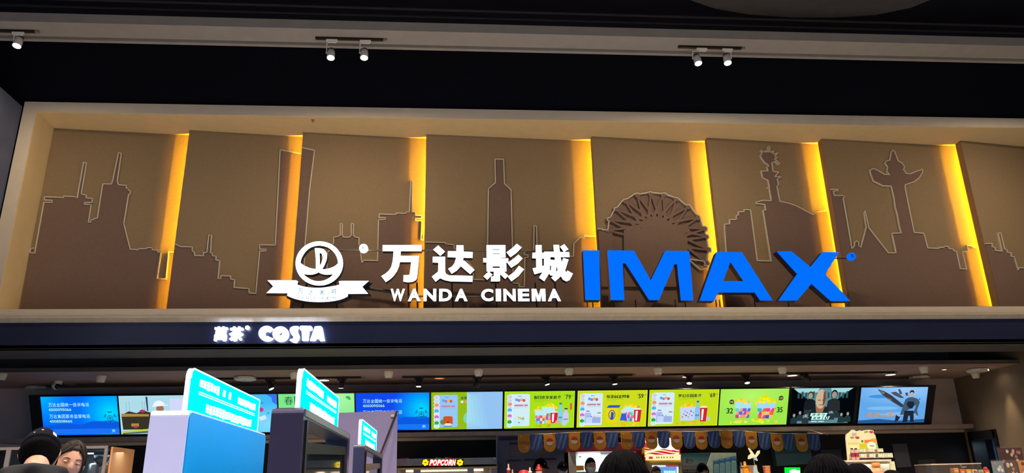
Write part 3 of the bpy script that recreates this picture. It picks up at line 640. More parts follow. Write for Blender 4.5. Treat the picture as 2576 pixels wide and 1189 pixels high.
def words(mb, f, t, x0, y0, x1, y1, col, bold=0.0, d=.004, sh=0.0):
    n = len(t); w_ = (x1-x0)/n
    for i, ch in enumerate(t):
        if ch == ' ': continue
        k = .12 if ord(ch) > 256 else .1
        h0, h1 = y0, y1
        if ch == '一': h0, h1 = y0+(y1-y0)*.45, y0+(y1-y0)*.58
        a0 = x0+i*w_; 
        if ch == '1': mb.text(f, ch, (a0+w_*.3, h0, a0+w_*.7, h1), d, d+.001, bold, sh, face=col, side=col)
        else: mb.text(f, ch, (a0+w_*k/2, h0, a0+w_*(1-k/2), h1), d, d+.001, bold, sh, face=col, side=col)
def grad(mb, f, cx, cy_, rx, ry, c0, c1, n=9, d=.001, k=1.0):
    n = n*3
    for i in range(n):
        q = 1-i/n; c = tuple(int(a+(b-a)*(i+.5)/n) for a, b in zip(c0, c1))
        pl = [(min(1, max(0, cx+rx*q*math.cos(a*PI/24))), min(1, max(0, cy_+ry*q*math.sin(a*PI/24)))) for a in range(48)]
        mb.use(E(c, k)).prism(f, pl, 0, d+i*.00006)
def bucket(mb, f, cx, y0, wt, wb, h, pal, d, band=(175, 225, 240)):
    mb.use(E(band)).prism(f, [(cx-wb/2, y0), (cx+wb/2, y0), (cx+wt/2, y0+h), (cx-wt/2, y0+h)], d, d+.001)
    rnd = random.Random(int(cx*1000)); hh = h*.62
    L_ = lambda u, v: (cx+(u-.5)*(wb+(wt-wb)*v*.62), y0+hh*v)
    for k in range(4):
        for j in range(3):
            c = pal[(k+j*2+rnd.randrange(2)) % len(pal)]; u = k/4; v = j/3
            mb.use(E(c)).prism(f, [L_(u, v), L_(u+.25, v), L_(u+.25, v+.33), L_(u+(.12 if (k+j) % 2 else 0), v+.33)], d+.001, d+.0015)
def corn(mb, f, cx, y, w_, h, d, col=(225, 215, 40), n=16, seed=1):
    rnd = random.Random(seed)
    for i in range(n):
        a = rnd.random(); b = rnd.random()*(1-abs(a-.5)*1.6)
        c = tuple(min(255, max(0, v+rnd.randint(-25, 25))) for v in col)
        mb.use(E(c)).ell(f, cx-w_/2+a*w_, y+max(0, b)*h, .022, .038, d, d+.001+i*.0001, 7)
PAL1 = [(225, 90, 60), (80, 205, 190), (240, 190, 60), (150, 100, 190), (190, 230, 210), (225, 110, 150)]
def notice(mb, f, deep=False):
    a = (0, 105, 240) if not deep else (15, 70, 225)
    mb.use(E(a)).prism(f, [(0, 0), (1, 0), (1, 1), (0, 1)], 0, .0008)
    grad(mb, f, .9, .55, .42, .8, a, (0, 215, 250), 12)
    if not deep: grad(mb, f, .0, 1.0, .35, .7, a, (0, 175, 255), 8)
    mb.use(E((10, 85, 215))).prism(f, [(0, .16), (1, .16), (1, .32), (.93, .38), (.8, .35), (.66, .36), (.5, .27), (.3, .3), (0, .25)], .0032, .0036)
    mb.use(E((25, 110, 235))).prism(f, [(0, .03), (1, .03), (1, .16), (0, .16)], .0036, .0038)
    t1 = E((150, 215, 235)); t2 = E((165, 225, 195))
    words(mb, f, '万达全国统一投诉电话', .09, .74, .63, .84, t1, .012, .004)
    words(mb, f, '4000095066', .09, .63, .39, .70, t2, .012, .004)
    words(mb, f, '万达集团服务监督电话', .09, .44, .63, .54, t1, .012, .004)
    words(mb, f, '4008508666', .09, .33, .39, .40, t2, .012, .004)
    pet = E((0, 125, 185))
    for i in range(5):
        an = math.radians(90+i*72); cx, cy_ = .89+.085*math.cos(an), .45+.16*math.sin(an)
        if cx > .975: continue
        p = [(cx+.034*math.cos(b), cy_+.05*math.sin(b)) for b in [an+math.radians(100+160*j/8)*1 for j in range(9)]]
        mb.use(pet).prism(f, p, .0036, .004)
    mb.use(pet).ell(f, .89, .43, .04, .075, .0036, .004, 20)
    for i in range(6): mb.use(E((60, 190, 225))).ell(f, .89+.024*math.cos(i*PI/3), .43+.045*math.sin(i*PI/3), .009, .017, .004, .0044, 8)
    mb.use(E((120, 200, 235))).rrect(f, .905, .945, .075, .13, .01, .004, .0044).prism(f, [(.89, .055), (.96, .055), (.96, .06), (.89, .06)], .004, .0044)
def sidecard(mb, f, x1=.36, base=(200, 225, 235), toy=0):
    mb.use(E(base)).rrect(f, .06, x1, .06, .93, (.03, .03, .03, .03), .001, .002)
    for i, (cc, y) in enumerate((((205, 190, 215), .86), ((190, 205, 225), .76), ((215, 150, 110), .66), ((205, 200, 230), .57), ((60, 175, 230), .50), ((215, 215, 235), .42), ((190, 110, 200), .34), ((215, 205, 225), .27), ((30, 170, 70), .18), ((190, 225, 220), .09))):
        mb.use(E((225, 232, 236))).ell(f, .075, y, .042, .062, .002, .0024, 14)
        mb.use(E(cc)).ell(f, .075, y, .033, .05, .0024, .0028+i*.0001, 14)
    for i, c in enumerate(((90, 160, 210), (150, 120, 200), (230, 170, 70), (190, 90, 80))): mb.use(E(c)).ell(f, .17+.035*i, .78-(i % 2)*.02, .021, .04, .0024, .003+.0001*i, 12)
    mb.use(E((90, 140, 200))).prism(f, [(.19, .86), (.24, .86), (.24, .875), (.19, .875)], .0024, .003)
    mb.use(E((190, 130, 160))).rrect(f, .14, .27, .6, .65, .01, .0024, .003)
    mb.use(E((200, 120, 150))).prism(f, [(.28, .6), (.33, .6), (.33, .65), (.28, .65)], .0024, .003).prism(f, [(.13, .56), (.33, .56), (.33, .565), (.13, .565)], .0024, .003)
    if toy == 1:    # white round plush with a carrot
        mb.use(E((185, 225, 235))).ell(f, .21, .2, .085, .13, .003, .0034, 24)
        mb.use(E((245, 165, 60))).prism(f, [(.19, .33), (.26, .28), (.265, .23), (.2, .28)], .0038, .0042); mb.use(E((90, 190, 80))).ell(f, .27, .27, .015, .03, .0038, .0044, 8)
        mb.use(E((40, 70, 110))).ell(f, .21, .16, .01, .014, .0038, .0044, 8)
    elif toy == 2:  # pale steps with small things on them
        mb.use(E((165, 180, 225))).prism(f, [(.11, .12), (.2, .12), (.2, .4), (.11, .4)], .003, .0034); mb.use(E((190, 205, 240))).prism(f, [(.13, .12), (.22, .12), (.22, .28), (.13, .28)], .0034, .0037)
        mb.use(E((150, 170, 215))).prism(f, [(.22, .12), (.34, .12), (.34, .28), (.22, .28)], .0034, .0037)
        for i, c in enumerate(((90, 190, 190), (120, 140, 220), (210, 170, 190), (230, 210, 150))): mb.use(E(c)).ell(f, .16+.045*i, .3, .014, .022, .0037, .004, 9)
        for xx, yy in ((.13, .43), (.29, .38)): mb.use(E((150, 110, 140))).prism(f, [(xx, yy), (xx+.05, yy), (xx+.05, yy+.03), (xx, yy+.03)], .0034, .0037)
    else:           # round orange plush toy
        mb.use(E((60, 150, 70))).ell(f, .16, .2, .035, .07, .003, .0032, 14)
        mb.use(E((196, 82, 34))).rrect(f, .165, .30, .12, .36, .04, .0034, .0038)
        mb.use(E((225, 215, 190))).ell(f, .235, .14, .055, .03, .0038, .0042, 14); mb.use(E((50, 30, 30))).ell(f, .235, .2, .012, .018, .0038, .0044, 8)
        mb.use(E((60, 90, 130))).prism(f, [(.17, .075), (.29, .075), (.29, .09), (.17, .09)], .0034, .0038)
def menu(mb, f, base, title, price, toy):
    mb.use(E(base)).prism(f, [(0, 0), (1, 0), (1, 1), (0, 1)], 0, .0008)
    mb.use(E(tuple(min(255, c+22) for c in base))).seg(f, [(.004, .006), (.996, .006), (.996, .994), (.004, .994)], .008, .0008, .001, closed=True)
    sidecard(mb, f, toy=toy)
    dk = E((18, 60, 38)); words(mb, f, title, .41, .79, .41+.056*len(title), .88, dk, .012, .002); words(mb, f, title, .4125, .79, .4125+.056*len(title), .88, dk, .012, .0022)
    words(mb, f, price, .87, .78, .945, .90, dk, .02, .002); words(mb, f, '¥', .85, .86, .865, .9, dk, 0, .002); words(mb, f, '.00', .955, .86, .985, .88, dk, 0, .002)
    mb.use(E((95, 140, 30))).prism(f, [(.42, .755), (.66, .755), (.66, .76), (.42, .76)], .001, .0014).prism(f, [(.42, .72), (.56, .72), (.56, .725), (.42, .725)], .001, .0014)
def bottle(mb, f, cx, y0, h, w_, body, cap, d):
    mb.use(E(body)).prism(f, [(cx-w_/2, y0), (cx+w_/2, y0), (cx+w_/2, y0+h*.6), (cx+w_*.2, y0+h*.82), (cx+w_*.2, y0+h), (cx-w_*.2, y0+h), (cx-w_*.2, y0+h*.82), (cx-w_/2, y0+h*.6)], d, d+.001)
    mb.use(E(cap)).prism(f, [(cx-w_*.26, y0+h*.96), (cx+w_*.26, y0+h*.96), (cx+w_*.26, y0+h*1.05), (cx-w_*.26, y0+h*1.05)], d+.001, d+.0015)
    mb.use(E(tuple(int(c*.75) for c in body))).prism(f, [(cx-w_*.4, y0+h*.2), (cx+w_*.4, y0+h*.2), (cx+w_*.4, y0+h*.3), (cx-w_*.4, y0+h*.3)], d+.001, d+.0015)
def cola(mb, f, cx, y0, h, w_, d, t='COKE'):
    mb.use(E((200, 35, 50))).prism(f, [(cx-w_*.38, y0), (cx+w_*.38, y0), (cx+w_/2, y0+h), (cx-w_/2, y0+h)], d, d+.001)
    mb.use(E((235, 225, 220))).prism(f, [(cx-w_*.55, y0+h), (cx+w_*.55, y0+h), (cx+w_*.3, y0+h*1.12), (cx-w_*.3, y0+h*1.12)], d, d+.001)
    mb.use(E((245, 235, 230))).prism(f, [(cx-w_*.25, y0+h*.1), (cx-w_*.05, y0+h*.1), (cx+.02*w_, y0+h*.9), (cx-w_*.25, y0+h*.9)], d+.001, d+.0014)
def art0(mb, f): notice(mb, f)
def art4(mb, f): notice(mb, f, True)
def art1(mb, f):
    mb.use(E((165, 208, 222))).prism(f, [(0, 0), (1, 0), (1, 1), (0, 1)], 0, .0008)
    mb.use(E((120, 150, 165))); [mb.prism(f, [(a, .5), (a+.004, .5), (a+.004, .86), (a, .86)], .0008, .0012) for a in (.09, .13, .3, .33)]
    mb.use(E((40, 60, 80))).prism(f, [(.36, .6), (.375, .6), (.375, .97), (.35, .97), (.355, .75)], .0012, .0016)
    mb.use(E((52, 48, 34))).prism(f, [(.03, .12), (.42, .12), (.4, .56), (.3, .62), (.22, .55), (.12, .6), (.02, .5)], .001, .002)
    mb.use(E((165, 130, 60))).prism(f, [(.02, .46), (.38, .46), (.38, .52), (.02, .54)], .002, .0024).prism(f, [(.14, .2), (.24, .2), (.24, .28), (.14, .28)], .002, .0024)
    mb.use(E((170, 50, 80))).prism(f, [(.17, .16), (.22, .16), (.22, .22), (.17, .22)], .0024, .0028).ell(f, .3, .6, .04, .04, .0024, .0028, 10)
    mb.use(E((190, 190, 50))).prism(f, [(.02, .03), (.4, .1), (.4, .14), (.02, .08)], .002, .0026)
    mb.use(E((80, 100, 90))).prism(f, [(.02, 0), (.42, .03), (.4, .09), (.02, .03)], .0014, .0022)
    mb.use(E((225, 232, 240))).ell(f, .52, .74, .075, .13, .002, .003, 20, 0, PI).prism(f, [(.43, .71), (.64, .74), (.64, .76), (.43, .74)], .003, .0034)
    mb.use(E((150, 105, 80))).ell(f, .53, .66, .05, .1, .0014, .002, 16); mb.use(E((205, 218, 232))).prism(f, [(.36, 0), (.75, 0), (.7, .45), (.57, .55), (.46, .52), (.41, .35)], .0016, .0022)
    mb.use(E((200, 205, 235))).prism(f, [(.66, .1), (.98, .1), (.98, .92), (.66, .92)], .001, .0013)
def art2(mb, f):
    mb.use(E((62, 178, 235))).prism(f, [(0, 0), (1, 0), (1, 1), (0, 1)], 0, .0008); grad(mb, f, 1, .2, .8, .6, (62, 178, 235), (135, 215, 245), 7)
    mb.use(E((55, 110, 230))).prism(f, [(.86, 1), (1, 1), (1, .72), (.94, .8), (.93, .92)], .003, .0034)
    mb.use(E((190, 60, 120))).ell(f, .79, .6, .035, .06, .003, .0034, 16); mb.use(E((200, 225, 240))).prism(f, [(.78, .3), (.86, .36), (.84, .46), (.76, .4)], .003, .0034)
    for a, b in ((.81, .78), (.88, .5)): mb.use(E((30, 110, 140))).ell(f, a, b, .014, .025, .003, .0034, 12).use(E((80, 190, 220))).ell(f, a, b, .008, .014, .0034, .0038, 10)
def art3(mb, f):
    mb.use(E((118, 222, 130))).prism(f, [(0, 0), (1, 0), (1, 1), (0, 1)], 0, .0008); grad(mb, f, .8, .9, .6, .7, (118, 222, 130), (165, 235, 160), 6)
    dk = E((30, 90, 70)); words(mb, f, '春日', .07, .72, .33, .94, dk, 0, .003); words(mb, f, '小动', .06, .44, .33, .64, dk, 0, .003)
    mb.use(E((60, 175, 70))).ell(f, .915, .9, .03, .035, .003, .0034, 14).ell(f, .935, .86, .02, .03, .003, .0035, 12)
    mb.use(E((160, 205, 30))).prism(f, [(.05, .02), (.6, .02), (.55, .3), (.3, .34), (.08, .28)], .003, .0034)
    for i, c in enumerate(((225, 200, 90), (210, 120, 160), (235, 235, 235), (90, 160, 210))): mb.use(E(c)).ell(f, .15+.11*i, .2+.04*(i % 2), .035, .06, .0034, .0038+.0001*i, 14)
def art5(mb, f):
    mb.use(E((140, 178, 20))).prism(f, [(0, 0), (1, 0), (1, 1), (0, 1)], 0, .0008)
    sidecard(mb, f, .37, (140, 190, 232), 0)
    words(mb, f, '宾果', .41, .80, .50, .88, E((20, 90, 50)), .02, .002)
    mb.use(E((215, 225, 225))).ell(f, .43, .74, .02, .035, .001, .002, 14); mb.use(E((205, 150, 100))).prism(f, [(.465, .71), (.5, .71), (.5, .775), (.465, .775)], .001, .002)
    mb.use(E((130, 200, 170))).ell(f, .5, .3, .05, .14, .001, .002, 18)
    mb.use(E((140, 185, 230))).prism(f, [(.5, 0), (1, 0), (1, 1), (.5, 1)], .0028, .003); mb.use(E((175, 225, 232))).prism(f, [(.5, 0), (.506, 0), (.506, 1), (.5, 1)], .003, .0034)
    for k in range(5):
        c = tuple(int(a+(b-a)*(k+1)/6) for a, b in zip((140, 185, 230), (158, 215, 228))); q = 1-k/5
        mb.use(E(c)).prism(f, [(.507, .05*k), (.507+.3*q, .05*k), (.507+.2*q, .95-.06*k), (.507, .98)], .003, .0032+.0001*k)
def art6(mb, f):
    menu(mb, f, (160, 212, 22), '春日欢享家庭餐', '79', 1)
    corn(mb, f, .64, .53, .2, .16, .002, seed=3); bucket(mb, f, .63, .13, .19, .15, .44, PAL1, .003)
    corn(mb, f, .5, .47, .14, .1, .002, seed=4); bucket(mb, f, .51, .12, .15, .12, .37, PAL1, .005)
    cola(mb, f, .71, .14, .28, .11, .006); bottle(mb, f, .8, .16, .5, .07, (120, 200, 225), (40, 110, 170), .004)
    bottle(mb, f, .88, .14, .38, .085, (195, 195, 225), (30, 40, 50), .006); mb.use(E((210, 160, 150))).ell(f, .765, .16, .035, .06, .007, .0075, 16); mb.use(E((170, 205, 215))).ell(f, .86, .13, .04, .07, .0075, .008, 16)
    mb.use(E((200, 90, 80))).rrect(f, .935, .965, .49, .67, .01, .002, .003); corn(mb, f, .66, .05, .4, .06, .002, (190, 180, 30), 12, 9)
def art7(mb, f):
    menu(mb, f, (196, 208, 28), '惊喜“盒”集', '59', 2)
    mb.use(E((225, 205, 15))).prism(f, [(.42, .13), (.58, .13), (.58, .53), (.42, .53)], .002, .003); mb.use(E((40, 85, 190))).prism(f, [(.42, .53), (.6, .53), (.62, .6), (.45, .6)], .002, .003)
    mb.use(E((30, 60, 140))).ell(f, .5, .34, .05, .13, .003, .0034, 20); mb.use(E((225, 205, 15))).ell(f, .5, .34, .04, .11, .0034, .0037, 20); mb.use(E((35, 80, 180))).prism(f, [(.48, .2), (.52, .2), (.53, .4), (.49, .42)], .0037, .004)
    corn(mb, f, .76, .54, .2, .1, .002, seed=5); bucket(mb, f, .76, .15, .18, .14, .42, PAL1, .003); cola(mb, f, .87, .14, .33, .11, .005)
    mb.use(E((55, 85, 220))).prism(f, [(.62, .18), (.72, .18), (.7, .38), (.64, .38)], .006, .0065); mb.use(E((205, 210, 225))).ell(f, .67, .44, .04, .07, .006, .0068, 16)
    mb.use(E((215, 130, 90))).ell(f, .88, .55, .018, .03, .007, .0074, 12); corn(mb, f, .75, .05, .4, .06, .002, (210, 190, 30), 10, 6)
def art8(mb, f):
    menu(mb, f, (186, 210, 26), '梦幻乐园套餐', '69', 2)
    corn(mb, f, .56, .52, .18, .12, .002, (235, 190, 40), 18, 7); mb.use(E((190, 205, 235))).prism(f, [(.46, .15), (.66, .15), (.68, .53), (.45, .53)], .003, .004)
    for i in range(10): mb.use(E([(190, 90, 150), (110, 170, 90), (150, 150, 220), (90, 60, 60)][i % 4])).ell(f, .49+.017*i, .25+.2*((i*7) % 5)/5, .012, .02, .004, .0044, 8)
    bottle(mb, f, .70, .17, .5, .07, (130, 185, 235), (40, 90, 170), .004); cola(mb, f, .79, .12, .38, .11, .005); mb.use(E((175, 190, 225))).ell(f, .865, .2, .03, .05, .005, .0055, 14)
    corn(mb, f, .63, .06, .46, .06, .002, (205, 190, 40), 12, 8)
def art9(mb, f):
    b = (150, 220, 72)
    mb.use(E(b)).prism(f, [(0, 0), (1, 0), (1, 1), (0, 1)], 0, .0008); grad(mb, f, .45, .8, .6, .6, b, (176, 234, 100), 7)
    corn(mb, f, .33, .62, .2, .12, .002, (235, 215, 50), 18, 11); bucket(mb, f, .34, .2, .24, .2, .44, [(95, 200, 200), (190, 70, 140), (235, 150, 90), (110, 90, 200)], .0035, (165, 215, 235))
    corn(mb, f, .67, .6, .28, .24, .002, (230, 215, 25), 40, 12); bucket(mb, f, .68, .18, .28, .21, .46, [(60, 170, 170), (225, 100, 60), (235, 60, 110), (60, 80, 190), (240, 180, 70)], .0035, (160, 205, 235))
    dk = E((18, 60, 35)); words(mb, f, '32', .1, .33, .2, .48, dk, .02, .004); words(mb, f, '35', .84, .34, .93, .49, dk, .02, .004)
    words(mb, f, '¥', .075, .43, .09, .46, dk, 0, .004); words(mb, f, '¥', .815, .44, .83, .47, dk, 0, .004)
    for x, y, s_ in ((.17, .65, '中份'), (.89, .74, '大份')):
        mb.use(E((60, 48, 20))).ell(f, x, y, .035, .065, .004, .0046, 18).prism(f, [(x+(.02 if x < .5 else -.02), y-.04), (x+(.04 if x < .5 else -.04), y-.08), (x+(.03 if x < .5 else -.03), y-.02)], .004, .0046)
        words(mb, f, s_, x-.025, y-.03, x+.025, y+.03, E((225, 220, 190)), 0, .0048)
    corn(mb, f, .5, .07, .7, .1, .002, (215, 215, 50), 26, 13)
def art10(mb, f):
    mb.use(E((3, 6, 10))).prism(f, [(0, 0), (1, 0), (1, 1), (0, 1)], 0, .0008)
    mb.use(E((88, 132, 140))).prism(f, [(.02, 1), (.95, 1), (.56, .48), (.92, .02), (.02, .02), (.4, .5)], .0008, .0014)
    mb.use(E((150, 205, 205))).prism(f, [(.02, 1), (.42, 1), (.4, .88), (.1, .88)], .0014, .0018).prism(f, [(.6, 1), (.95, 1), (.85, .88), (.62, .88)], .0014, .0018)
    mb.use(E((48, 78, 84)))
    for i in range(14): mb.prism(f, [(.09+.058*i, .72), (.12+.058*i, .72), (.12+.058*i, .86+.05*((i*5) % 3)/2), (.09+.058*i, .86+.05*((i*5) % 3)/2)], .0018, .0021)
    def fig(x, y, s_, skin, cloth, hair, d):
        mb.use(E(cloth)).prism(f, [(x-.1*s_, y-.42*s_), (x+.1*s_, y-.42*s_), (x+.085*s_, y-.16*s_), (x+.03*s_, y-.1*s_), (x-.03*s_, y-.1*s_), (x-.085*s_, y-.16*s_)], d, d+.0003)
        mb.use(E(hair)).ell(f, x, y+.02*s_, .045*s_, .1*s_, d+.0003, d+.0005, 14); mb.use(E(skin)).ell(f, x, y-.005*s_, .036*s_, .085*s_, d+.0005, d+.0008, 14)
    for i, (x, y) in enumerate(((.06, .25), (.15, .32), (.26, .52), (.33, .42), (.6, .58), (.67, .55), (.72, .4), (.56, .35), (.64, .35), (.9, .28), (.8, .26), (.24, .24))): fig(x, y, .55, (150, 150, 140), (30+6*(i % 3), 52, 56), (20, 26, 28), .0022+.0008*i*.1)
    fig(.29, .8, .95, (160, 150, 125), (22, 28, 32), (40, 36, 28), .0034); fig(.66, .82, 1.1, (150, 140, 130), (36, 42, 44), (14, 16, 18), .0036)
    mb.use(E((24, 34, 40))).prism(f, [(.28, .1), (.62, .1), (.58, .45), (.5, .52), (.4, .52), (.32, .42)], .0046, .0049)
    mb.use(E((150, 105, 70))).prism(f, [(.4, .32), (.5, .32), (.53, .52), (.38, .52)], .0049, .0051); mb.use(E((196, 168, 140))).ell(f, .455, .7, .08, .27, .0051, .0054, 26); mb.use(E((110, 72, 50))).prism(f, [(.49, .5), (.52, .56), (.535, .72), (.52, .86), (.49, .93)], .0054, .0057)
    mb.use(E((90, 60, 45))); [mb.prism(f, [(a, .66), (a+.045, .66), (a+.045, .68), (a, .68)], .0057, .006) for a in (.41, .475)]; mb.prism(f, [(.43, .53), (.5, .53), (.5, .545), (.43, .545)], .0057, .006)
    pale = E((190, 240, 235)); ink = E((10, 24, 26))
    mb.use(pale).prism(f, [(.31, .22), (.56, .22), (.58, .31), (.32, .31)], .006, .0062).prism(f, [(.33, .12), (.6, .12), (.62, .22), (.34, .22)], .006, .0062)
    words(mb, f, '速度与', .33, .235, .55, .3, ink, .01, .0063, .3); words(mb, f, '激情', .35, .135, .48, .205, ink, .01, .0063, .3); words(mb, f, '10', .48, .125, .6, .23, ink, .02, .0063, .3)
    mb.use(pale).prism(f, [(.33, .065), (.42, .065), (.425, .09), (.335, .09)], .006, .0064).prism(f, [(.44, .065), (.53, .065), (.535, .09), (.445, .09)], .006, .0064)
def art11(mb, f):
    mb.use(E((95, 160, 222))).prism(f, [(0, 0), (1, 0), (1, 1), (0, 1)], 0, .0008); grad(mb, f, .65, .95, .9, .5, (95, 160, 222), (150, 195, 238), 8)
    for i, (a, b, c) in enumerate(((.1, .6, .3), (.35, .42, .4), (.15, .3, .35), (.6, .25, .5), (.3, .75, .3))): mb.use(E([(60, 140, 215), (120, 180, 230)][i % 2])).ell(f, a, b, c*.6, .05, .0024, .0026+.0001*i, 20) if a-c*.6 > 0 else None
    mb.use(E((40, 85, 140))).prism(f, [(0, 0), (1, 0), (1, .1), (.6, .06), (.3, .12), (0, .08)], .0028, .0032)
    dkb = E((52, 58, 66)); mb.use(dkb).prism(f, [(.24, .96), (.34, .9), (.46, .78), (.66, .5), (.7, .42), (.62, .45), (.5, .58), (.32, .8)], .0032, .0036)
    mb.use(E((120, 110, 90))).prism(f, [(.27, .93), (.36, .86), (.34, .8), (.31, .84)], .0036, .004).prism(f, [(.4, .72), (.47, .66), (.46, .62), (.38, .7)], .0036, .004)
    mb.use(E((70, 80, 100))).prism(f, [(.44, .86), (.52, .88), (.6, .78), (.66, .7), (.6, .7), (.5, .78)], .0034, .0038).prism(f, [(.55, .95), (.58, .95), (.62, .82), (.58, .8)], .0034, .0038).prism(f, [(.66, .84), (.7, .86), (.71, .76), (.68, .76)], .0034, .0038).prism(f, [(.86, .6), (.9, .66), (.9, .7), (.86, .62)], .0034, .0038)
    sk = E((190, 165, 150)); cl = E((62, 84, 108)); dk = E((26, 36, 52))
    mb.use(cl).prism(f, [(.68, .28), (.82, .28), (.85, .5), (.88, .3), (.9, .2), (.87, .2), (.86, .26), (.9, .58), (.86, .67), (.79, .72), (.73, .72), (.68, .67), (.66, .55), (.62, .22), (.6, .2), (.6, .22)], .0042, .0046)
    mb.use(dk).prism(f, [(.67, .02), (.74, .02), (.75, .2), (.77, .2), (.79, .02), (.84, .02), (.82, .34), (.68, .34)], .0046, .005).prism(f, [(.7, .52), (.75, .4), (.8, .4), (.82, .54), (.8, .6), (.72, .6)], .0046, .005)
    mb.use(dk).ell(f, .763, .86, .034, .06, .0042, .0045, 16); mb.use(sk).ell(f, .763, .8, .028, .07, .0045, .005, 16).ell(f, .87, .18, .012, .03, .0046, .005, 10).ell(f, .61, .2, .012, .03, .0046, .005, 10)
    mb.use(E((30, 40, 60))).prism(f, [(.55, .02), (.6, .06), (.63, .18), (.58, .2), (.56, .24)], .0042, .0046)
    words(mb, f, '长空之王', .11, .18, .52, .31, E((205, 140, 60)), .03, .005, .25)
ARTS = [art0, art1, art2, art3, art4, art5, art6, art7, art8, art9, art10, art11]
SL = ['bright blue wall screen with two lines of telephone numbers, leftmost of the row', 'wall screen showing a worker in a white helmet at a building site', 'light blue wall screen partly hidden behind the first cyan kiosk board',
      'pale green wall screen with two thin characters, behind the second cyan board', 'deep blue telephone notice screen right of the pale green one', 'menu screen whose right half is blank light blue', 'lime menu screen priced 79 with a row of popcorn and bottles',
      'yellow green menu screen priced 59 with a yellow box', 'lime menu screen priced 69 with a blue bottle', 'light green menu screen with two popcorn buckets priced 32 and 35', 'dark film poster screen with a bald man and a crossed teal skyline', 'light blue film poster screen with an aircraft and a standing pilot']
MBZ = mat('black_bezel', (10, 10, 12), .3)
for i, (a, b) in enumerate(PXX):
    x0, x1 = sx(a), sx(b)
    if XS_ and x0 < XS_[-1]+.024: x0 = XS_[-1]+.024
    XS_.append(x1); o = SF(x0, 0, 0)
    t = thing('menu_screen', SL[i], 'screen', ((x0+x1)/2, 13.0, SF.o.z-.01), group='screens over the counter')
    part('bezel', MB().use(MBZ).prism(SF, [(x0-.010, -.014), (x1+.010, -.014), (x1+.010, SH+.014), (x0-.010, SH+.014)], -.02, -.001), t)
    f = Fr(o, Vector(SF.ux)*(x1-x0), Vector(SF.uy)*SH)
    m_ = MB(); ARTS[i](m_, f); part('display', m_, t)

# ================================================================ BACK COUNTER EQUIPMENT
def FY_(y): return Fr((0, y, 0), (1, 0, 0), (0, 0, 1))
def R4(f, x0, y0, x1, y1):           # rectangle in a vertical plane seen between these picture rows
    a = f.px(x0, y1); b = f.px(x1, y0); return a[0], b[0], a[1], b[1]
def rect(mb, f, x0, y0, x1, y1, d0, d1):
    a = R4(f, x0, y0, x1, y1); return mb.prism(f, [(a[0], a[2]), (a[1], a[2]), (a[1], a[3]), (a[0], a[3])], d0, d1)
M_steel = mat('brushed_steel', (176, 172, 168), .28, .9, noise=.1, scale=8)
FLR = .25
# --- popcorn machine
f = FY_(12.1)
t = thing('popcorn_machine', 'wide stainless popcorn machine under the red neon popcorn sign', 'popcorn machine', (f.px(1128, 1189)[0], 12.4, FLR))
a = R4(f, 985, 1150, 1250, 1172)
part('hood', MB().use(M_steel).box(a[0], a[1], 12.1, 12.85, a[2], a[3]), t, bevel=.006)
b = R4(f, 985, 1172, 1250, 1181)
part('drip_ledge', MB().use(mat('warm_brushed_metal', (200, 170, 130), .35, .6)).box(b[0], b[1]+.01, 12.05, 12.85, b[2], b[3]-.001), t, bevel=.004)
part('cabinet', MB().use(M_steel).box(a[0], a[1], 12.16, 12.85, FLR, 1.2).box(a[1]-.09, a[1], 12.12, 12.85, 1.2, b[2]).box(a[0], a[0]+.1, 12.12, 12.85, 1.2, b[2]).box(a[0], a[1], 12.8, 12.85, 1.2, b[2]).box(f.px(1040, 1180)[0], f.px(1058, 1180)[0], 12.12, 12.2, 1.2, b[2]).box(f.px(1176, 1180)[0], f.px(1192, 1180)[0], 12.12, 12.2, 1.2, b[2]), t)
part('window', MB().use(glass('tinted_glass', (120, 130, 150), .35)).box(f.px(1058, 1180)[0], f.px(1176, 1180)[0], 12.14, 12.15, 1.2, b[2]-.001), t)
part('light_tube', MB().use(E((255, 225, 190), 3)).box(a[0]+.2, a[1]-.2, 12.4, 12.44, b[2]-.03, b[2]-.005), t)
sgb = MB().use(PT((60, 10, 10))); c = R4(f, 1062, 1154, 1166, 1171)
part('sign_box', sgb.prism(f, [(c[0], c[2]), (c[1], c[2]), (c[1], c[3]), (c[0], c[3])], .002, .03), t)
m_ = MB().use(E((235, 10, 30), 1.3)); c2 = R4(f, 1080, 1154.5, 1147, 1171.5)
m_.prism(f, [(c2[0], c2[2]), (c2[1], c2[2]), (c2[1], c2[3]), (c2[0], c2[3])], .031, .034)
part('red_backing', m_, t)
m_ = MB(); NW = E((255, 246, 205), 2.2)
xx = 1080.5
for ch in 'POPCORN':
    c3 = R4(f, xx-.5, 1155.5, xx+9.4, 1170.5); m_.text(f, ch, (c3[0], c3[2], c3[1], c3[3]), .036, .045, .04, .35, face=NW, side=NW); xx += 9.5
part('lettering', m_, t)
for x in (1070.5, 1157):
    q = f.px(x, 1163); m_ = MB().use(E((255, 225, 20), 1.3))
    for i in range(6): m_.ell(f, q[0]+.03*math.cos(i*PI/3+.3), q[1]+.03*math.sin(i*PI/3+.3), .02, .02, .032, .04+.0003*i, 10)
    m_.use(E((200, 90, 10))).seg(f, [(q[0]-.02, q[1]+.005), (q[0], q[1]-.008), (q[0]+.022, q[1]+.006)], .006, .042, .044); part('popcorn_neon', m_, t)
part('rivet', MB().use(PT((225, 220, 215))).ell(f, f.px(1244, 1152)[0], f.px(1244, 1152)[1], .014, .014, .001, .006, 12), t)
q = f.px(1009, 1151)
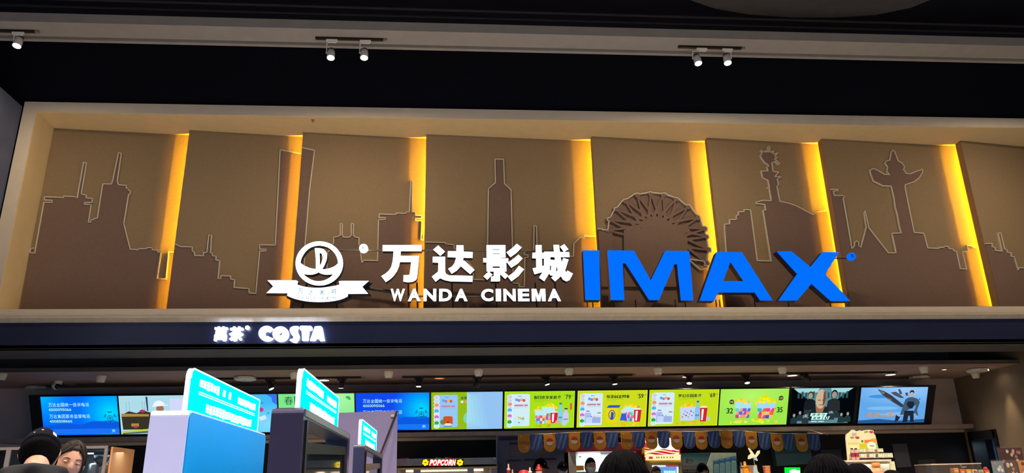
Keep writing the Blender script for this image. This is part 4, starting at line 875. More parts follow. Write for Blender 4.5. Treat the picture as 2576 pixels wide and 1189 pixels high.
for (x0, x1, lb) in ((1003, 1025, 'red shallow tray lying on top of the popcorn machine at its left'),):
    a_ = f.px(x0, 1149.5); b_ = f.px(x1, 1149.5); zt_ = a[3]
    single('tray', MB().use(PT((205, 40, 40), .4)).loft([[Vector((cx+(hx*k)*sx_, 12.3+.12*k*sy_, z)) for sx_, sy_ in ((-1, -1), (1, -1), (1, 1), (-1, 1))] for cx, hx, k, z in (((a_[0]+b_[0])/2, (b_[0]-a_[0])/2, .9, zt_+.001), ((a_[0]+b_[0])/2, (b_[0]-a_[0])/2, 1, zt_+.022))]), lb, 'tray')
for px, lb in ((1102, 'small tin on the popcorn machine above the letter O'), (1126, 'small tin on the popcorn machine above the letter R')):
    q = f.px(px, 1150); single('tin', MB().use(PT((190, 110, 80), .3, .5)).lathe((q[0], 12.2, a[3]+.001), [(.001, 0), (.045, 0), (.045, .018), (.001, .018)], 16), lb, 'tin', group='tins on the popcorn machine')
# --- grey blue notice board behind the staff
f = FY_(13.0)
t = thing('notice_board', 'large grey blue board of notices on the rear wall above two staff caps', 'notice board', (f.px(1340, 1189)[0], 13.05, FLR))
c = R4(f, 1254, 1093, 1418, 1400)
part('board', MB().use(mat('grey_blue_board', (96, 104, 138), .6)).box(c[0], c[1], 13.0, 13.06, FLR, c[3]), t)
part('frame', MB().use(M_steel).box(c[0]-.015, c[0], 12.99, 13.06, FLR, c[3]+.015).box(c[0], c[1], 12.99, 13.06, c[3], c[3]+.015), t)
part('header', rect(MB().use(PT((34, 38, 78))), f, 1256, 1096, 1400, 1107, .001, .004), t)
for k, (x0, y0, x1, y1) in enumerate(((1282, 1117, 1322, 1147), (1345, 1117, 1385, 1147), (1278, 1160, 1307, 1200), (1322, 1158, 1352, 1200), (1365, 1156, 1395, 1200))):
    m_ = rect(MB().use(PT((112, 100, 118))), f, x0, y0, x1, y1, .001, .004); rect(m_.use(PT((40, 42, 76))), f, x0-(0 if k < 2 else 4), y0-5, x1+(0 if k < 2 else 4), y0, .001, .006)
    for j in range(3): rect(m_.use(PT((130, 122, 140))), f, x0+4, y0+6+j*7, x1-6, y0+7.2+j*7, .004, .005)
    part('notice', m_, t)
# --- red food warmer with lit window
f = FY_(12.5)
t = thing('food_warmer', 'dark red food warmer with a lit white window behind the staff member with cropped hair', 'food warmer', (f.px(1515, 1189)[0], 12.8, FLR))
RD = mat('dark_red_enamel', (120, 30, 40), .35); WHP = mat('cream_enamel', (205, 196, 190), .4)
o_ = R4(f, 1430, 1112, 1612, 1126); w_ = R4(f, 1455, 1134, 1600, 1300)
zt0, ztp = w_[3], o_[3]
part('canopy', MB().use(RD).box(o_[0], o_[1], 12.45, 12.96, zt0, ztp), t, bevel=.01)
part('shell', MB().use(RD).box(o_[0], w_[0]-.12, 12.5, 12.96, FLR, zt0).box(w_[1], o_[1], 12.5, 12.96, FLR, zt0).box(w_[0]-.12, w_[1], 12.5, 12.96, FLR, 1.3), t)
part('side_pillar', MB().use(WHP).box(w_[0]-.12, w_[0], 12.48, 12.96, 1.3, zt0), t)
part('back_panel', MB().use(mat('mint_white_panel', (205, 232, 226), .5)).box(w_[0], w_[1], 12.92, 12.96, 1.3, zt0), t)
part('light_tube', MB().use(E((235, 250, 255), 7)).tube([Vector((w_[0]+.06, 12.62, zt0-.035)), Vector((w_[0]+.42, 12.62, zt0-.035))], .022, 10), t)
part('heating_plate', MB().use(mat('orange_glow_glass', (240, 150, 30), .4)).box(w_[0]+.02, w_[0]+.14, 12.6, 12.8, f.px(1450, 1182)[1], f.px(1450, 1170)[1]), t)
part('shelf', MB().use(WHP).box(w_[0], w_[1], 12.55, 12.92, f.px(1450, 1189)[1]-.02, f.px(1450, 1186)[1]), t)
m_ = MB().use(PT((70, 80, 84))); g_ = FY_(12.92)
m_.ell(g_, *g_.px(1455.5+4, 1147), .018, .018, .001, .01, 14); rect(m_, g_, 1468, 1153, 1500, 1154, .001, .004); rect(m_, g_, 1476, 1151, 1496, 1152, .001, .004)
part('dial_marks', m_, t)
lamp('warmer_light', 'AREA', (w_[0]+.5, 12.7, zt0-.02), 5, (.85, 1, 1), (w_[0]+.5, 12.8, 0), shape='RECTANGLE', size=.7, size_y=.1)
# --- backlit drinks machine
f = FY_(12.6)
t = thing('drinks_machine', 'yellow framed drinks machine with a glowing red and white swirl header', 'drinks machine', (f.px(1665, 1189)[0], 12.9, FLR))
cx0, cx1 = f.px(1622, 1150)[0], f.px(1712, 1150)[0]
zz = lambda y: f.px(1665, y)[1]
YEL = mat('yellow_plastic', (235, 190, 60), .4)
part('body', MB().use(mat('beige_machine_body', (168, 150, 110), .5)).box(cx0, cx1, 12.6, 12.97, FLR, zz(1163)), t)
part('header_box', MB().use(YEL).box(cx0, cx1, 12.62, 12.97, zz(1157), zz(1100)), t)
m_ = MB(); hx = lambda x, y: f.px(x, y)
m_.use(E((215, 30, 60), 1.0)).prism(f, [hx(1623, 1156), hx(1711, 1156), hx(1711, 1101), hx(1623, 1101)], -.01, .004)
m_.use(E((255, 250, 246), 3.0)).prism(f, [hx(1626, 1101), hx(1708, 1101), hx(1706, 1124), hx(1690, 1132), hx(1668, 1128), hx(1650, 1133), hx(1636, 1124)], .004, .006)
OR = E((255, 200, 120), 1.6); WS = E((255, 235, 220), 1.5)
for k in range(6):
    p = [hx(1623+(x-1623)*1.0, 1126+k*4.6+3.2*math.sin((x-1623)/14+k*1.1)) for x in range(1623, 1712, 6)]
    m_.use(WS if k % 2 else OR).seg(f, p, .010+.004*(k % 3), .006, .008)
m_.use(OR).seg(f, [hx(1624, 1110), hx(1630, 1122), hx(1640, 1130)], .02, .006, .009)
part('glowing_header', m_, t)
m_ = MB().use(E((250, 232, 170), 1.0)).prism(f, [hx(1624, 1157), hx(1711, 1157), hx(1711, 1143), hx(1624, 1143)], .006, .03)
m_.use(E((190, 60, 70))).prism(f, [hx(1631, 1154), hx(1641, 1154), hx(1641, 1148), hx(1631, 1148)], .03, .032)
for x in (1650, 1655, 1662, 1668, 1676, 1684, 1690): m_.use(E((120, 80, 40))).prism(f, [hx(x, 1152), hx(x+3, 1152), hx(x+2, 1148), hx(x, 1148)], .03, .032)
part('price_strip', m_, t)
part('curved_visor', MB().use(YEL).loft([[Vector((x, 12.6-.10*math.sin(PI*(x-cx0)/(cx1-cx0))-y_, z)) for y_, z in ((0, zz(1162)), (.02, zz(1163)), (.02, zz(1158)), (0, zz(1157.5)))] for x in [cx0+(cx1-cx0)*i/14 for i in range(15)]]), t)
m_ = MB().use(E((95, 150, 215), 1.0)).prism(f, [hx(1640, 1215), hx(1706, 1215), hx(1706, 1171), hx(1640, 1171)], .001, .006)
m_.use(E((235, 245, 255), 1.5)).prism(f, [hx(1640, 1173), hx(1674, 1173), hx(1674, 1170), hx(1640, 1170)], .006, .012).prism(f, [hx(1702, 1215), hx(1706, 1215), hx(1706, 1174), hx(1702, 1174)], .006, .012)
m_.use(E((190, 50, 60))).prism(f, [hx(1676, 1173), hx(1704, 1173), hx(1704, 1169), hx(1676, 1169)], .006, .012)
for i in range(5): m_.use(E((195, 235, 225))).prism(f, [hx(1670+6*i, 1190), hx(1675+6*i, 1190), hx(1675+6*i, 1183+(i % 2)), hx(1670+6*i, 1183)], .006, .010)
part('lit_window', m_, t)
# --- blue machine with the curly figure five
f = FY_(13.0)
t = thing('coffee_machine', 'grey machine with a teal to white panel marked with a curly 5', 'coffee machine', (f.px(1755, 1189)[0], 13.1, FLR))
c = R4(f, 1717, 1138, 1789, 1300)
part('body', MB().use(PT((110, 118, 130), .5)).box(c[0], c[1], 13.0, 13.28, FLR, c[3]), t, bevel=.01)
m_ = MB(); hx = lambda x, y: f.px(x, y)
for k, cc in enumerate(((30, 92, 112), (44, 112, 132), (74, 132, 148), (104, 142, 156), (118, 140, 154), (122, 136, 150))):
    m_.use(PT(cc)).prism(f, [hx(1716, 1144.5+5*k), hx(1788, 1144.5+5*k), hx(1788, 1139.5+5*k), hx(1716, 1139.5+5*k)], .001, .003)
c4 = R4(f, 1724, 1153, 1732, 1164); m_.text(f, '5', (c4[0], c4[2], c4[1], c4[3]), .003, .005, .02, .3, face=PT((20, 54, 84)), side=PT((20, 54, 84)))
m_.use(PT((20, 54, 84))).seg(f, [hx(1731, 1158), hx(1734, 1155), hx(1736, 1159), hx(1739, 1155), hx(1741, 1159), hx(1745, 1157)], .008, .003, .005).seg(f, [hx(1729, 1163), hx(1738, 1164), hx(1744, 1160)], .006, .003, .005)
m_.use(PT((84, 124, 150))).prism(f, [hx(1750, 1158), hx(1768, 1158), hx(1768, 1155), hx(1750, 1155)], .003, .004).prism(f, [hx(1772, 1158), hx(1776, 1158), hx(1776, 1154), hx(1772, 1154)], .003, .004)
m_.use(PT((130, 140, 156))).prism(f, [hx(1716, 1179), hx(1788, 1179), hx(1788, 1177), hx(1716, 1177)], .003, .01)
m_.use(PT((34, 38, 48))).prism(f, [hx(1718, 1200), hx(1786, 1200), hx(1786, 1189), hx(1718, 1187)], .003, .006).ell(f, *hx(1729, 1182), .012, .012, .003, .008, 10)
part('front_panel', m_, t)
# --- mint menu board
f = FY_(12.8)
t = thing('price_board', 'mint green price board with four pointed columns and a blue band', 'price board', (f.px(1825, 1189)[0], 12.95, FLR))
c = R4(f, 1793, 1138, 1852, 1300)
part('panel', MB().use(mat('mint_panel', (196, 226, 210), .5)).prism(f, [(c[0], FLR), (f.px(1862, 1189)[0], FLR), hx(1854, 1189), hx(1852, 1138), hx(1790, 1138), (c[0]-.01, c[3]-.2)], -.03, 0), t)
m_ = MB().use(PT((60, 128, 190)))
m_.prism(f, [hx(1795, 1300), hx(1860, 1300), hx(1856, 1189), hx(1851, 1146), hx(1794, 1158)], .001, .003)
for k in range(4):
    x = 1796+14.5*k; yt = 1165-2.8*k
    m_.use(PT((150, 205, 215))).prism(f, [hx(x+2, 1300), hx(x+14.5, 1300), hx(x+12.5, yt+3), hx(x+6.5, yt), hx(x, yt+3)], .003, .006)
    m_.use(PT((120, 180, 215))).prism(f, [hx(x+1, yt-4), hx(x+11, yt-6), hx(x+11, yt-9), hx(x+1, yt-7)], .003, .006)
    for j in range(4): m_.use(PT((84, 140, 165))).prism(f, [hx(x+3, yt+9+5*j), hx(x+12, yt+9+5*j), hx(x+12, yt+8.3+5*j), hx(x+3, yt+8.3+5*j)], .006, .007)
part('printed_columns', m_, t)
# --- dark teal panels and a standing grey sheet
f = FY_(13.1)
c = R4(f, 1985, 1084, 2052, 1170)
t = single('wall_panel_sheet', MB().use(mat('dim_teal_panel', (34, 70, 84), .6)).prism(f, [f.px(1900, 1084), f.px(2030, 1080), f.px(2046, 1165), f.px(1955, 1172), f.px(1945, 1110)], -.15, 0), 'dim teal panel on the rear wall behind the right end of the bunting', 'wall panel')
for (p4, rgb, lb) in (([(2244, 1116), (2281, 1115), (2293, 1173), (2257, 1176)], (86, 86, 98), 'dim grey sheet on the dark wall right of the product display'),
                      ([(2310, 1156), (2352, 1154), (2362, 1200), (2312, 1200)], (64, 52, 48), 'dim brown sheet low on the dark wall near the doorway'),
                      ([(2065, 1130), (2116, 1129), (2118, 1160), (2068, 1162)], (40, 48, 62), 'dim blue sheet on the dark wall left of the product display')):
    f2 = FY_(13.29); single('poster', MB().use(PT(rgb)).prism(f2, [f2.px(*q) for q in p4], -.008, 0), lb, 'poster')
# --- bunting
f = FY_(12.35)
FXC = [1317.5, 1349.4, 1381.7, 1413.8, 1444.4, 1475.5, 1507.5, 1539, 1575.8, 1606, 1637.5, 1668, 1700, 1732.4, 1763, 1794, 1826, 1857, 1888.6, 1921, 1952, 1983, 2013.4, 2045.5]
FTY = [1091.8, 1091.3, 1090, 1088.5, 1086.5, 1085.8, 1085.6, 1085.5, 1085.3, 1084.5, 1084, 1083.5, 1083.8, 1084.8, 1084.8, 1083, 1082, 1082.3, 1085, 1087.5, 1089.5, 1090.2, 1090.3, 1089.8]
KND = ['W', 'B', 'O', 'B', 'O', 'B', 'O', 'B']*3
t = thing('bunting', 'string of alternating orange and blue rounded flags under the menu screens', 'bunting', (f.px(1680, 1120)[0], 12.35, f.px(1680, 1090)[1]))
OG = mat('orange_flag_card', (222, 150, 48), .7, noise=.03); BLF = mat('blue_flag_card', (62, 84, 150), .7, noise=.03); BLS = mat('light_blue_flag_stripe', (98, 130, 190), .7, noise=.03)
OGL = mat('pale_orange_edge', (238, 180, 84), .7, noise=.03)
part('string', MB().use(PT((200, 196, 186))).tube([Vector((f.px(x, y)[0], 12.353, f.px(x, y)[1])) for x, y in [(1300, 1092)]+list(zip(FXC, FTY))+[(2070, 1090.5)]], .003, 5), t)
for x, y in ((1300, 1092), (1829, 1082.5), (2070, 1090.5)):
    q = f.px(x, y); part('hanging_thread', MB().use(PT((200, 196, 186))).tube([Vector((q[0], 12.353, q[1])), Vector((q[0], 12.951, 2.44))], .002, 4), t)
for k, (x, y) in enumerate(zip(FXC, FTY)):
    rnd = random.Random(k); tl = rnd.uniform(-.03, .03)
    q = f.px(x, y); W2_, H_ = .095, (.282 if KND[k] != 'B' else .27)
    fr = Fr((q[0], 12.35, q[1]), (math.cos(tl), rnd.uniform(-.05, .05), math.sin(tl)), (-math.sin(tl), 0, math.cos(tl)))
    big = [(-W2_, 0), (-W2_, -H_+.09)]+[(-W2_+.09-.09*math.cos(a*PI/12), -H_+.09-.09*math.sin(a*PI/12)) for a in range(1, 7)]+[(W2_-.09+.09*math.sin(a*PI/12), -H_+.09-.09*math.cos(a*PI/12)) for a in range(0, 7)]+[(W2_, 0)]
    big = big[::-1]
    m_ = MB().use(OGL if KND[k] != 'B' else BLS).prism(fr, big, -.002, 0)
    inn = [(a*.94, b*.965-.003) for a, b in big]; m_.use(OG if KND[k] != 'B' else BLF).prism(fr, inn, 0, .0012)
    if KND[k] == 'O':
        m_.use(PT((206, 62, 38))).ell(fr, 0, -.125, .055, .058, .0012, .0022, 16, 0, PI); m_.use(PT((226, 214, 196))).ell(fr, 0, -.125, .055, .058, .0012, .0022, 16, PI, 2*PI)
    elif KND[k] == 'W':
        m_.text(fr, 'Pokémon', (-.078, -.155, .078, -.095), .0012, .0024, .02, face=PT((170, 92, 70)), side=PT((170, 92, 70)))
        st = [(.04+(.028 if a % 2 == 0 else .013)*math.cos(PI/2+a*PI/5), -.21+(.028 if a % 2 == 0 else .013)*math.sin(PI/2+a*PI/5)) for a in range(10)]
        m_.use(PT((214, 190, 130))).prism(fr, st, .0012, .002)
        m_.use(PT((238, 190, 70))).ell(fr, -.05, -.035, .015, .015, .0012, .002, 10)
    else:
        for a in (-.05, .02): m_.use(BLS).prism(fr, [(a-.03, -.24), (a, -.24), (a+.07, -.02), (a+.035, -.02)], .0012, .002)
    part('flag', m_, t)
single('hook', MB().use(M_steel).tube([Vector((f.px(2070, 1090.5)[0]-.01, 12.353, f.px(2070, 1090.5)[1])), Vector((f.px(2078, 1090)[0], 12.353, f.px(2070, 1090)[1])), Vector((f.px(2082, 1095)[0], 12.353, f.px(2070, 1094)[1]))], .006, 6), 'small metal hook holding the right end of the flag string', 'hook')

# ================================================================ SERVICE COUNTER AND WHAT STANDS ON IT
CT = 1.52
t = thing('service_counter', 'long dark service counter carrying jars and display stands', 'counter', (4.6, 9.5, 0))
part('body', MB().use(PT((40, 34, 32), .5)).box(.6, 8.9, 9.15, 9.85, 0, CT-.04), t)
part('worktop', MB().use(PT((70, 60, 54), .25)).box(.5, 8.98, 9.02, 9.95, CT-.04, CT), t, bevel=.008)
def jar(px, ytop, w_, rgb, lid, lab, cat='jar', y=9.45, r=.5, clear=False):
    f = FY_(y); q = f.px(px, ytop); rd = w_/1900*y/2*1.03; h = q[1]-CT
    t = thing(cat.replace(' ', '_'), lab, cat, (q[0], y, CT))
    m_ = MB().use(glass('clear_jar_plastic', (235, 225, 215), .55) if clear else mat('glossy_%02x%02x%02x' % rgb, rgb, .3)); m_.smooth = True
    part('body', m_.lathe((q[0], y, CT), [(.001, 0), (rd*.95, 0), (rd, .02), (rd, h*.72), (rd*.9, h*.76), (.001, h*.76)], 20), t)
    m_ = MB().use(mat('glossy_%02x%02x%02x' % lid, lid, .3)); m_.smooth = True
    part('lid', m_.lathe((q[0], y, CT), [(.001, h*.74), (rd*1.05, h*.74), (rd*1.05, h*.82), (rd*.45, h*.84), (rd*.45, h*.93), (rd*.3, h), (.001, h)], 20), t)
    return t
jar(1279, 1166, 8, (160, 30, 40), (215, 180, 160), 'slim red sauce bottle with a pale cap, at the left end of the counter', 'sauce bottle')
jar(1289, 1180, 8, (150, 120, 96), (190, 150, 120), 'short tan bottle beside the slim red sauce bottle', 'sauce bottle')
jar(1333, 1175, 9, (225, 190, 180), (235, 215, 200), 'pale bottle left of the red lidded jar', 'sauce bottle')
jar(1355, 1167, 15, (220, 170, 160), (235, 40, 36), 'clear jar with a bright red lid under the first staff cap', 'jar', clear=True)
jar(1873, 1160, 15, (244, 150, 20), (250, 160, 30), 'orange pump jar left of the paper windmill', 'jar')
jar(1864, 1162, 8, (150, 140, 130), (110, 100, 96), 'slim clear bottle left of the orange pump jar', 'sauce bottle', y=9.62, clear=True)
f = FY_(9.65); q = f.px(1318, 1187)
single('tray', MB().use(mat('glossy_red_tray', (235, 30, 36), .3)).lathe((q[0], 9.65, CT), [(.001, 0), (.07, 0), (.075, q[1]-CT-.02), (.05, q[1]-CT+.02), (.001, q[1]-CT+.03)], 24), 'round red dome tray left of the red lidded jar', 'tray')
q = f.px(1916, 1173)
m_ = MB().use(mat('orange_paper_cup', (232, 140, 84), .5)); t = thing('paper_cup', 'orange paper cup right of the paper windmill', 'cup', (q[0], 9.5, CT))
part('cup', m_.lathe((q[0], 9.5, CT), [(.001, 0), (.036, 0), (.044, q[1]-CT), (.001, q[1]-CT)], 20), t)
part('rim', MB().use(PT((250, 170, 90))).lathe((q[0], 9.5, q[1]-.002), [(.044, -.004), (.048, 0), (.044, .006), (.001, .003)], 20), t)
q = f.px(1887, 1170)
t = thing('snack_box', 'tan card box of snacks behind the paper windmill stick', 'box', (q[0], 9.6, CT))
part('carton', MB().use(PT((170, 120, 90))).box(q[0]-.07, q[0]+.06, 9.58, 9.66, CT, q[1]), t)
m_ = MB(); g_ = FY_(9.58)
for i in range(7): m_.use(PT([(236, 160, 60), (200, 110, 70)][i % 2])).ell(g_, q[0]-.045+.017*i, q[1]-.10-.012*(i % 3), .02, .02, 0, .012+.001*i, 10)
part('printed_snacks', m_, t)
# paper windmill
f = FY_(9.35); q = f.px(1897, 1156); b_ = f.px(1903, 1200)
t = thing('paper_windmill', 'cream four-bladed paper windmill on a stick above the orange jar', 'toy windmill', (f.px(1902, 1189)[0], 9.36, CT))
CRM = mat('cream_paper', (232, 228, 190), .7, noise=.02); PBL = mat('pale_blue_paper', (176, 206, 206), .7, noise=.02)
part('stick', MB().use(PT((214, 170, 150))).tube([Vector((q[0], 9.36, q[1])), Vector((f.px(1903, 1180)[0], 9.38, f.px(1903, 1180)[1])), Vector((f.px(1906, 1189)[0], 9.39, CT))], .005, 6), t)
bl = [[(1893, 1148), (1886, 1128), (1881, 1127), (1888, 1150)], [(1896, 1150), (1893, 1144), (1902, 1133), (1911, 1132), (1910, 1141), (1900, 1150)], [(1891, 1147), (1897, 1150), (1884, 1154), (1880, 1153), (1881, 1147)], [(1893, 1148), (1899, 1148), (1904, 1157), (1905, 1160), (1897, 1156)]]
bl = [[(1881, 1127), (1884, 1126), (1893, 1136), (1899, 1145), (1895, 1149), (1890, 1144)], [(1895, 1149), (1899, 1144), (1904, 1134), (1911, 1132), (1911, 1139), (1903, 1149)], [(1895, 1149), (1886, 1154), (1880, 1154), (1881, 1146), (1887, 1141), (1893, 1143)], [(1895, 1149), (1891, 1151), (1896, 1156), (1904, 1159), (1905, 1157), (1901, 1149)]]
for k, p in enumerate(bl):
    m_ = MB().use(PBL if k == 3 else CRM).prism(f, [f.px(*a) for a in p], .004*k, .004*k+.006); part('blade', m_, t)
part('hub', MB().use(CRM).ell(f, *f.px(1895, 1148.5), .012, .012, .015, .03, 12), t)
part('paper_holder', MB().use(PBL).prism(f, [f.px(1898, 1170), f.px(1904, 1168), f.px(1912, 1200), f.px(1897, 1200)], -.05, -.02), t)
# green lit sign
f = FY_(12.0); t = thing('green_sign', 'small glowing green sign with a white shape beside the dark head', 'sign', (f.px(1995, 1189)[0], 12.02, FLR))
c = R4(f, 1974, 1174, 2016, 1215)
part('lightbox', MB().use(E((0, 235, 50), 1.1)).prism(f, [f.px(1975, 1175), f.px(2013, 1175), f.px(2015, 1215), f.px(1978, 1215)][::-1], -.03, 0), t)
part('white_shape', MB().use(E((245, 255, 245), 1.4)).prism(f, [f.px(1988, 1215), f.px(1986, 1183), f.px(1992, 1181), f.px(2000, 1179), f.px(2003, 1182), f.px(2012, 1183), f.px(2012, 1215)], .001, .008), t)
part('post', MB().use(PT((30, 30, 34))).box(f.px(1995, 1189)[0]-.03, f.px(1995, 1189)[0]+.03, 12.02, 12.06, FLR, c[2]+.1), t)
# product display stand
f = FY_(9.3)
t = thing('product_display', 'cream card display stand with scalloped top, shelves and printed drinks', 'display stand', (f.px(2180, 1189)[0], 9.45, CT))
hx = lambda x, y: f.px(x, y)
def D5(l): return [f.px(2100+x/9.216, 1060+y/9.216) for x, y in l]
CC = mat('cream_card', (226, 220, 178), .6, noise=.03)
part('back_card', MB().use(CC).prism(f, D5([(250,380),(260,300),(330,250),(380,195),(420,185),(460,195),(490,215),(530,215),(570,200),(610,205),(650,215),(660,200),(790,185),(890,200),(905,225),(900,270),(940,310),(1010,620),(1060,1250),(330,1250)][::-1]), -.012, 0), t)
m_ = MB()
PTm = lambda c: m_.use(PT(c))
PTm((196, 50, 44)).prism(f, D5([(790,220),(880,215),(890,250),(850,270),(810,250)][::-1]), .001, .003).prism(f, D5([(470,345),(560,345),(565,390),(520,402),(480,380)][::-1]), .001, .003)
PTm((150, 150, 80)).prism(f, D5([(680,225),(760,215),(770,240),(690,260)][::-1]), .001, .003).prism(f, D5([(360,350),(450,350),(440,380),(370,390)][::-1]), .001, .003)
PTm((196, 168, 172)).prism(f, D5([(395,260),(500,265),(500,320),(405,320)][::-1]), .001, .003)
PTm((90, 140, 50)).ell(f, *D5([(635, 452)])[0], .015, .014, .001, .004, 14)
PTm((232, 120, 70)).prism(f, D5([(680,425),(830,420),(830,485),(690,490)][::-1]), .001, .003); PTm((236, 160, 40)).prism(f, D5([(830,400),(950,385),(960,475),(840,480)][::-1]), .001, .004)
PTm((214, 208, 120)).prism(f, D5([(300,480),(560,480),(560,520),(305,525)][::-1]), .001, .002); PTm((196, 190, 20)).prism(f, D5([(565,515),(780,500),(780,620),(580,625)][::-1]), .001, .003); PTm((140, 190, 60)).prism(f, D5([(780,500),(975,500),(990,615),(780,620)][::-1]), .001, .003)
PTm((226, 232, 220)).ell(f, *D5([(850, 560)])[0], .06, .05, .003, .005, 20); PTm((110, 100, 96)).prism(f, D5([(805,545),(900,555),(910,575),(800,560)][::-1]), .005, .006)
part('printed_artwork', m_, t)
for k, (x0, y0, x1, y1, dd) in enumerate(((480, 620, 1115, 715, .10), (510, 725, 1335, 845, .18))):
    g_ = FY_(9.3-dd); m_ = MB().use(CC); P2 = lambda l: [g_.px(2100+x/9.216, 1060+y/9.216) for x, y in l]
    a0 = P2([(x0, y1)])[0]; a1 = P2([(x1, y0)])[0]; m_.box(a0[0], a1[0], 9.3-dd, 9.3, a0[1], a1[1])
    n = 3 if k == 0 else 4
    for i in range(n):
        u0 = x0+(x1-x0)*(i+.08)/n; u1 = x0+(x1-x0)*(i+.9)/n
        m_.use(PT((170, 174, 150))).prism(g_, P2([(u0,y1-14),(u1,y1-14),(u1,y0+14),(u0,y0+14)]), .001, .003)
        m_.use(PT([(206, 206, 176), (232, 176, 110), (196, 70, 90), (90, 96, 100)][(i+k) % 4])).prism(g_, P2([(u0+8,y1-24),(u0+60,y1-24),(u0+50,y0+26),(u0+8,y0+26)]), .003, .005)
        m_.use(PT((214, 218, 206))).prism(g_, P2([(u0+70,y1-24),(u1-10,y1-24),(u1-14,y0+26),(u0+70,y0+26)]), .003, .005)
    part('shelf', m_, t)
g_ = FY_(9.06); P2 = lambda l: [g_.px(2100+x/9.216, 1060+y/9.216) for x, y in l]
a0 = P2([(270, 935)])[0]; a1 = P2([(1305, 870)])[0]
part('front_ledge', MB().use(mat('pinkish_card', (222, 204, 190), .6)).box(a0[0], a1[0], 9.06, 9.3, a0[1], a1[1]), t)
part('base', MB().use(CC).box(a0[0]+.12, a1[0]+.06, 9.1, 9.6, CT, a0[1]-.001), t)
zsh = a1[1]
for i, px in enumerate((2139, 2149)):
    g2 = FY_(9.12); q = g2.px(px, 1127); yb9 = 9.085; t2 = thing('drink_bottle', 'pink drink bottle with a black cap on the card display, %s of two' % ('left' if i == 0 else 'right'), 'bottle', (q[0], 9.087, zsh), group='pink bottles on the card display')
    hh = q[1]-zsh; m_ = MB().use(mat('pink_bottle', (222, 168, 160), .3)); m_.smooth = True
    part('body', m_.lathe((q[0], 9.087, zsh), [(.001, 0), (.022, 0), (.024, .01), (.024, hh*.7), (.012, hh*.88), (.012, hh*.93), (.001, hh*.93)], 16), t2)
    part('cap', MB().use(PT((30, 26, 30))).lathe((q[0], 9.087, zsh), [(.001, hh*.9), (.015, hh*.9), (.015, hh), (.001, hh)], 14), t2)
    part('label', MB().use(PT((150, 50, 60))).lathe((q[0], 9.087, zsh), [(.0246, hh*.25), (.0252, hh*.26), (.0252, hh*.58), (.0246, hh*.6)], 16), t2)
# snack packets in front of the display base
for k, (x0, y0, x1, y1, rgb, lb) in enumerate(((2165, 1166, 2200, 1200, (226, 222, 206), 'white snack packet below the card display, leftmost'), (2200, 1162, 2221, 1176, (224, 140, 80), 'small orange pouch between two clear packets'), (2222, 1165, 2246, 1188, (214, 214, 196), 'clear crinkled packet at the right under the card display'), (2180, 1179, 2220, 1200, (226, 160, 120), 'peach snack bag lying lowest under the card display'))):
    g2 = FY_(8.98); a0 = g2.px(x0, y1); a1 = g2.px(x1, y0); cx = (a0[0]+a1[0])/2; zc = (max(a0[1], CT+.002)+a1[1])/2; hw = (a1[0]-a0[0])/2; hh = (a1[1]-max(a0[1], CT+.002))/2
    rnd = random.Random(k); m_ = MB().use(mat('packet_%d' % k, rgb, .35)); m_.smooth = False; rg = []
    for j in range(9):
        v = -1+2*j/8; th = .028*math.sqrt(max(0, 1-v*v))+.002
        rg.append([Vector((cx+hw*(u*(1-.1*abs(v))+rnd.uniform(-.05, .05)), 9.04+(.07 if k == 3 else 0)*-1.0+sgn*th*math.sqrt(max(0, 1-u*u))-.0, zc+hh*v)) for u, sgn in [(-1, 1), (-.5, -1), (0, -1), (.5, -1), (1, 1), (.5, 1), (0, 1), (-.5, 1)]])
    m_.loft(rg); single('snack_packet', m_, lb, 'snack packet')
lamp('display_light', 'SPOT', (f.px(2190, 1100)[0], 8.5, 3.2), 5, (1, .9, .72), (f.px(2185, 1140)[0], 9.4, 1.9), spot_size=math.radians(36), spot_blend=.5, shadow_soft_size=.05)
# acrylic holders at the right edge
f = FY_(8.85)
AC = glass('clear_acrylic', (130, 118, 108), .1)
t = thing('acrylic_box', 'long clear acrylic box of colourful cards at the right of the counter', 'acrylic holder', (f.px(2450, 1189)[0], 9.1, CT))
c = R4(f, 2391, 1163, 2503, 1250)
zt2 = c[3]
m_ = MB().use(AC)
m_.box(c[0], c[1], 9.1, 9.106, CT, zt2).box(c[0], c[1], 9.45, 9.456, CT, zt2).box(c[0], c[0]+.006, 9.106, 9.45, CT, zt2).box(c[1]-.006, c[1], 9.106, 9.45, CT, zt2)
part('walls', m_, t)
part('rim', MB().use(mat('pale_acrylic_edge', (200, 180, 165), .3)).tube([Vector((c[0], 9.1, zt2)), Vector((c[1], 9.1, zt2)), Vector((c[1], 9.45, zt2)), Vector((c[0], 9.45, zt2)), Vector((c[0], 9.1, zt2))], .006, 6), t)
g2 = FY_(9.2)
cols = [(232, 150, 70), (226, 110, 60), (240, 170, 40), (232, 214, 190), (206, 196, 160), (214, 120, 70)]
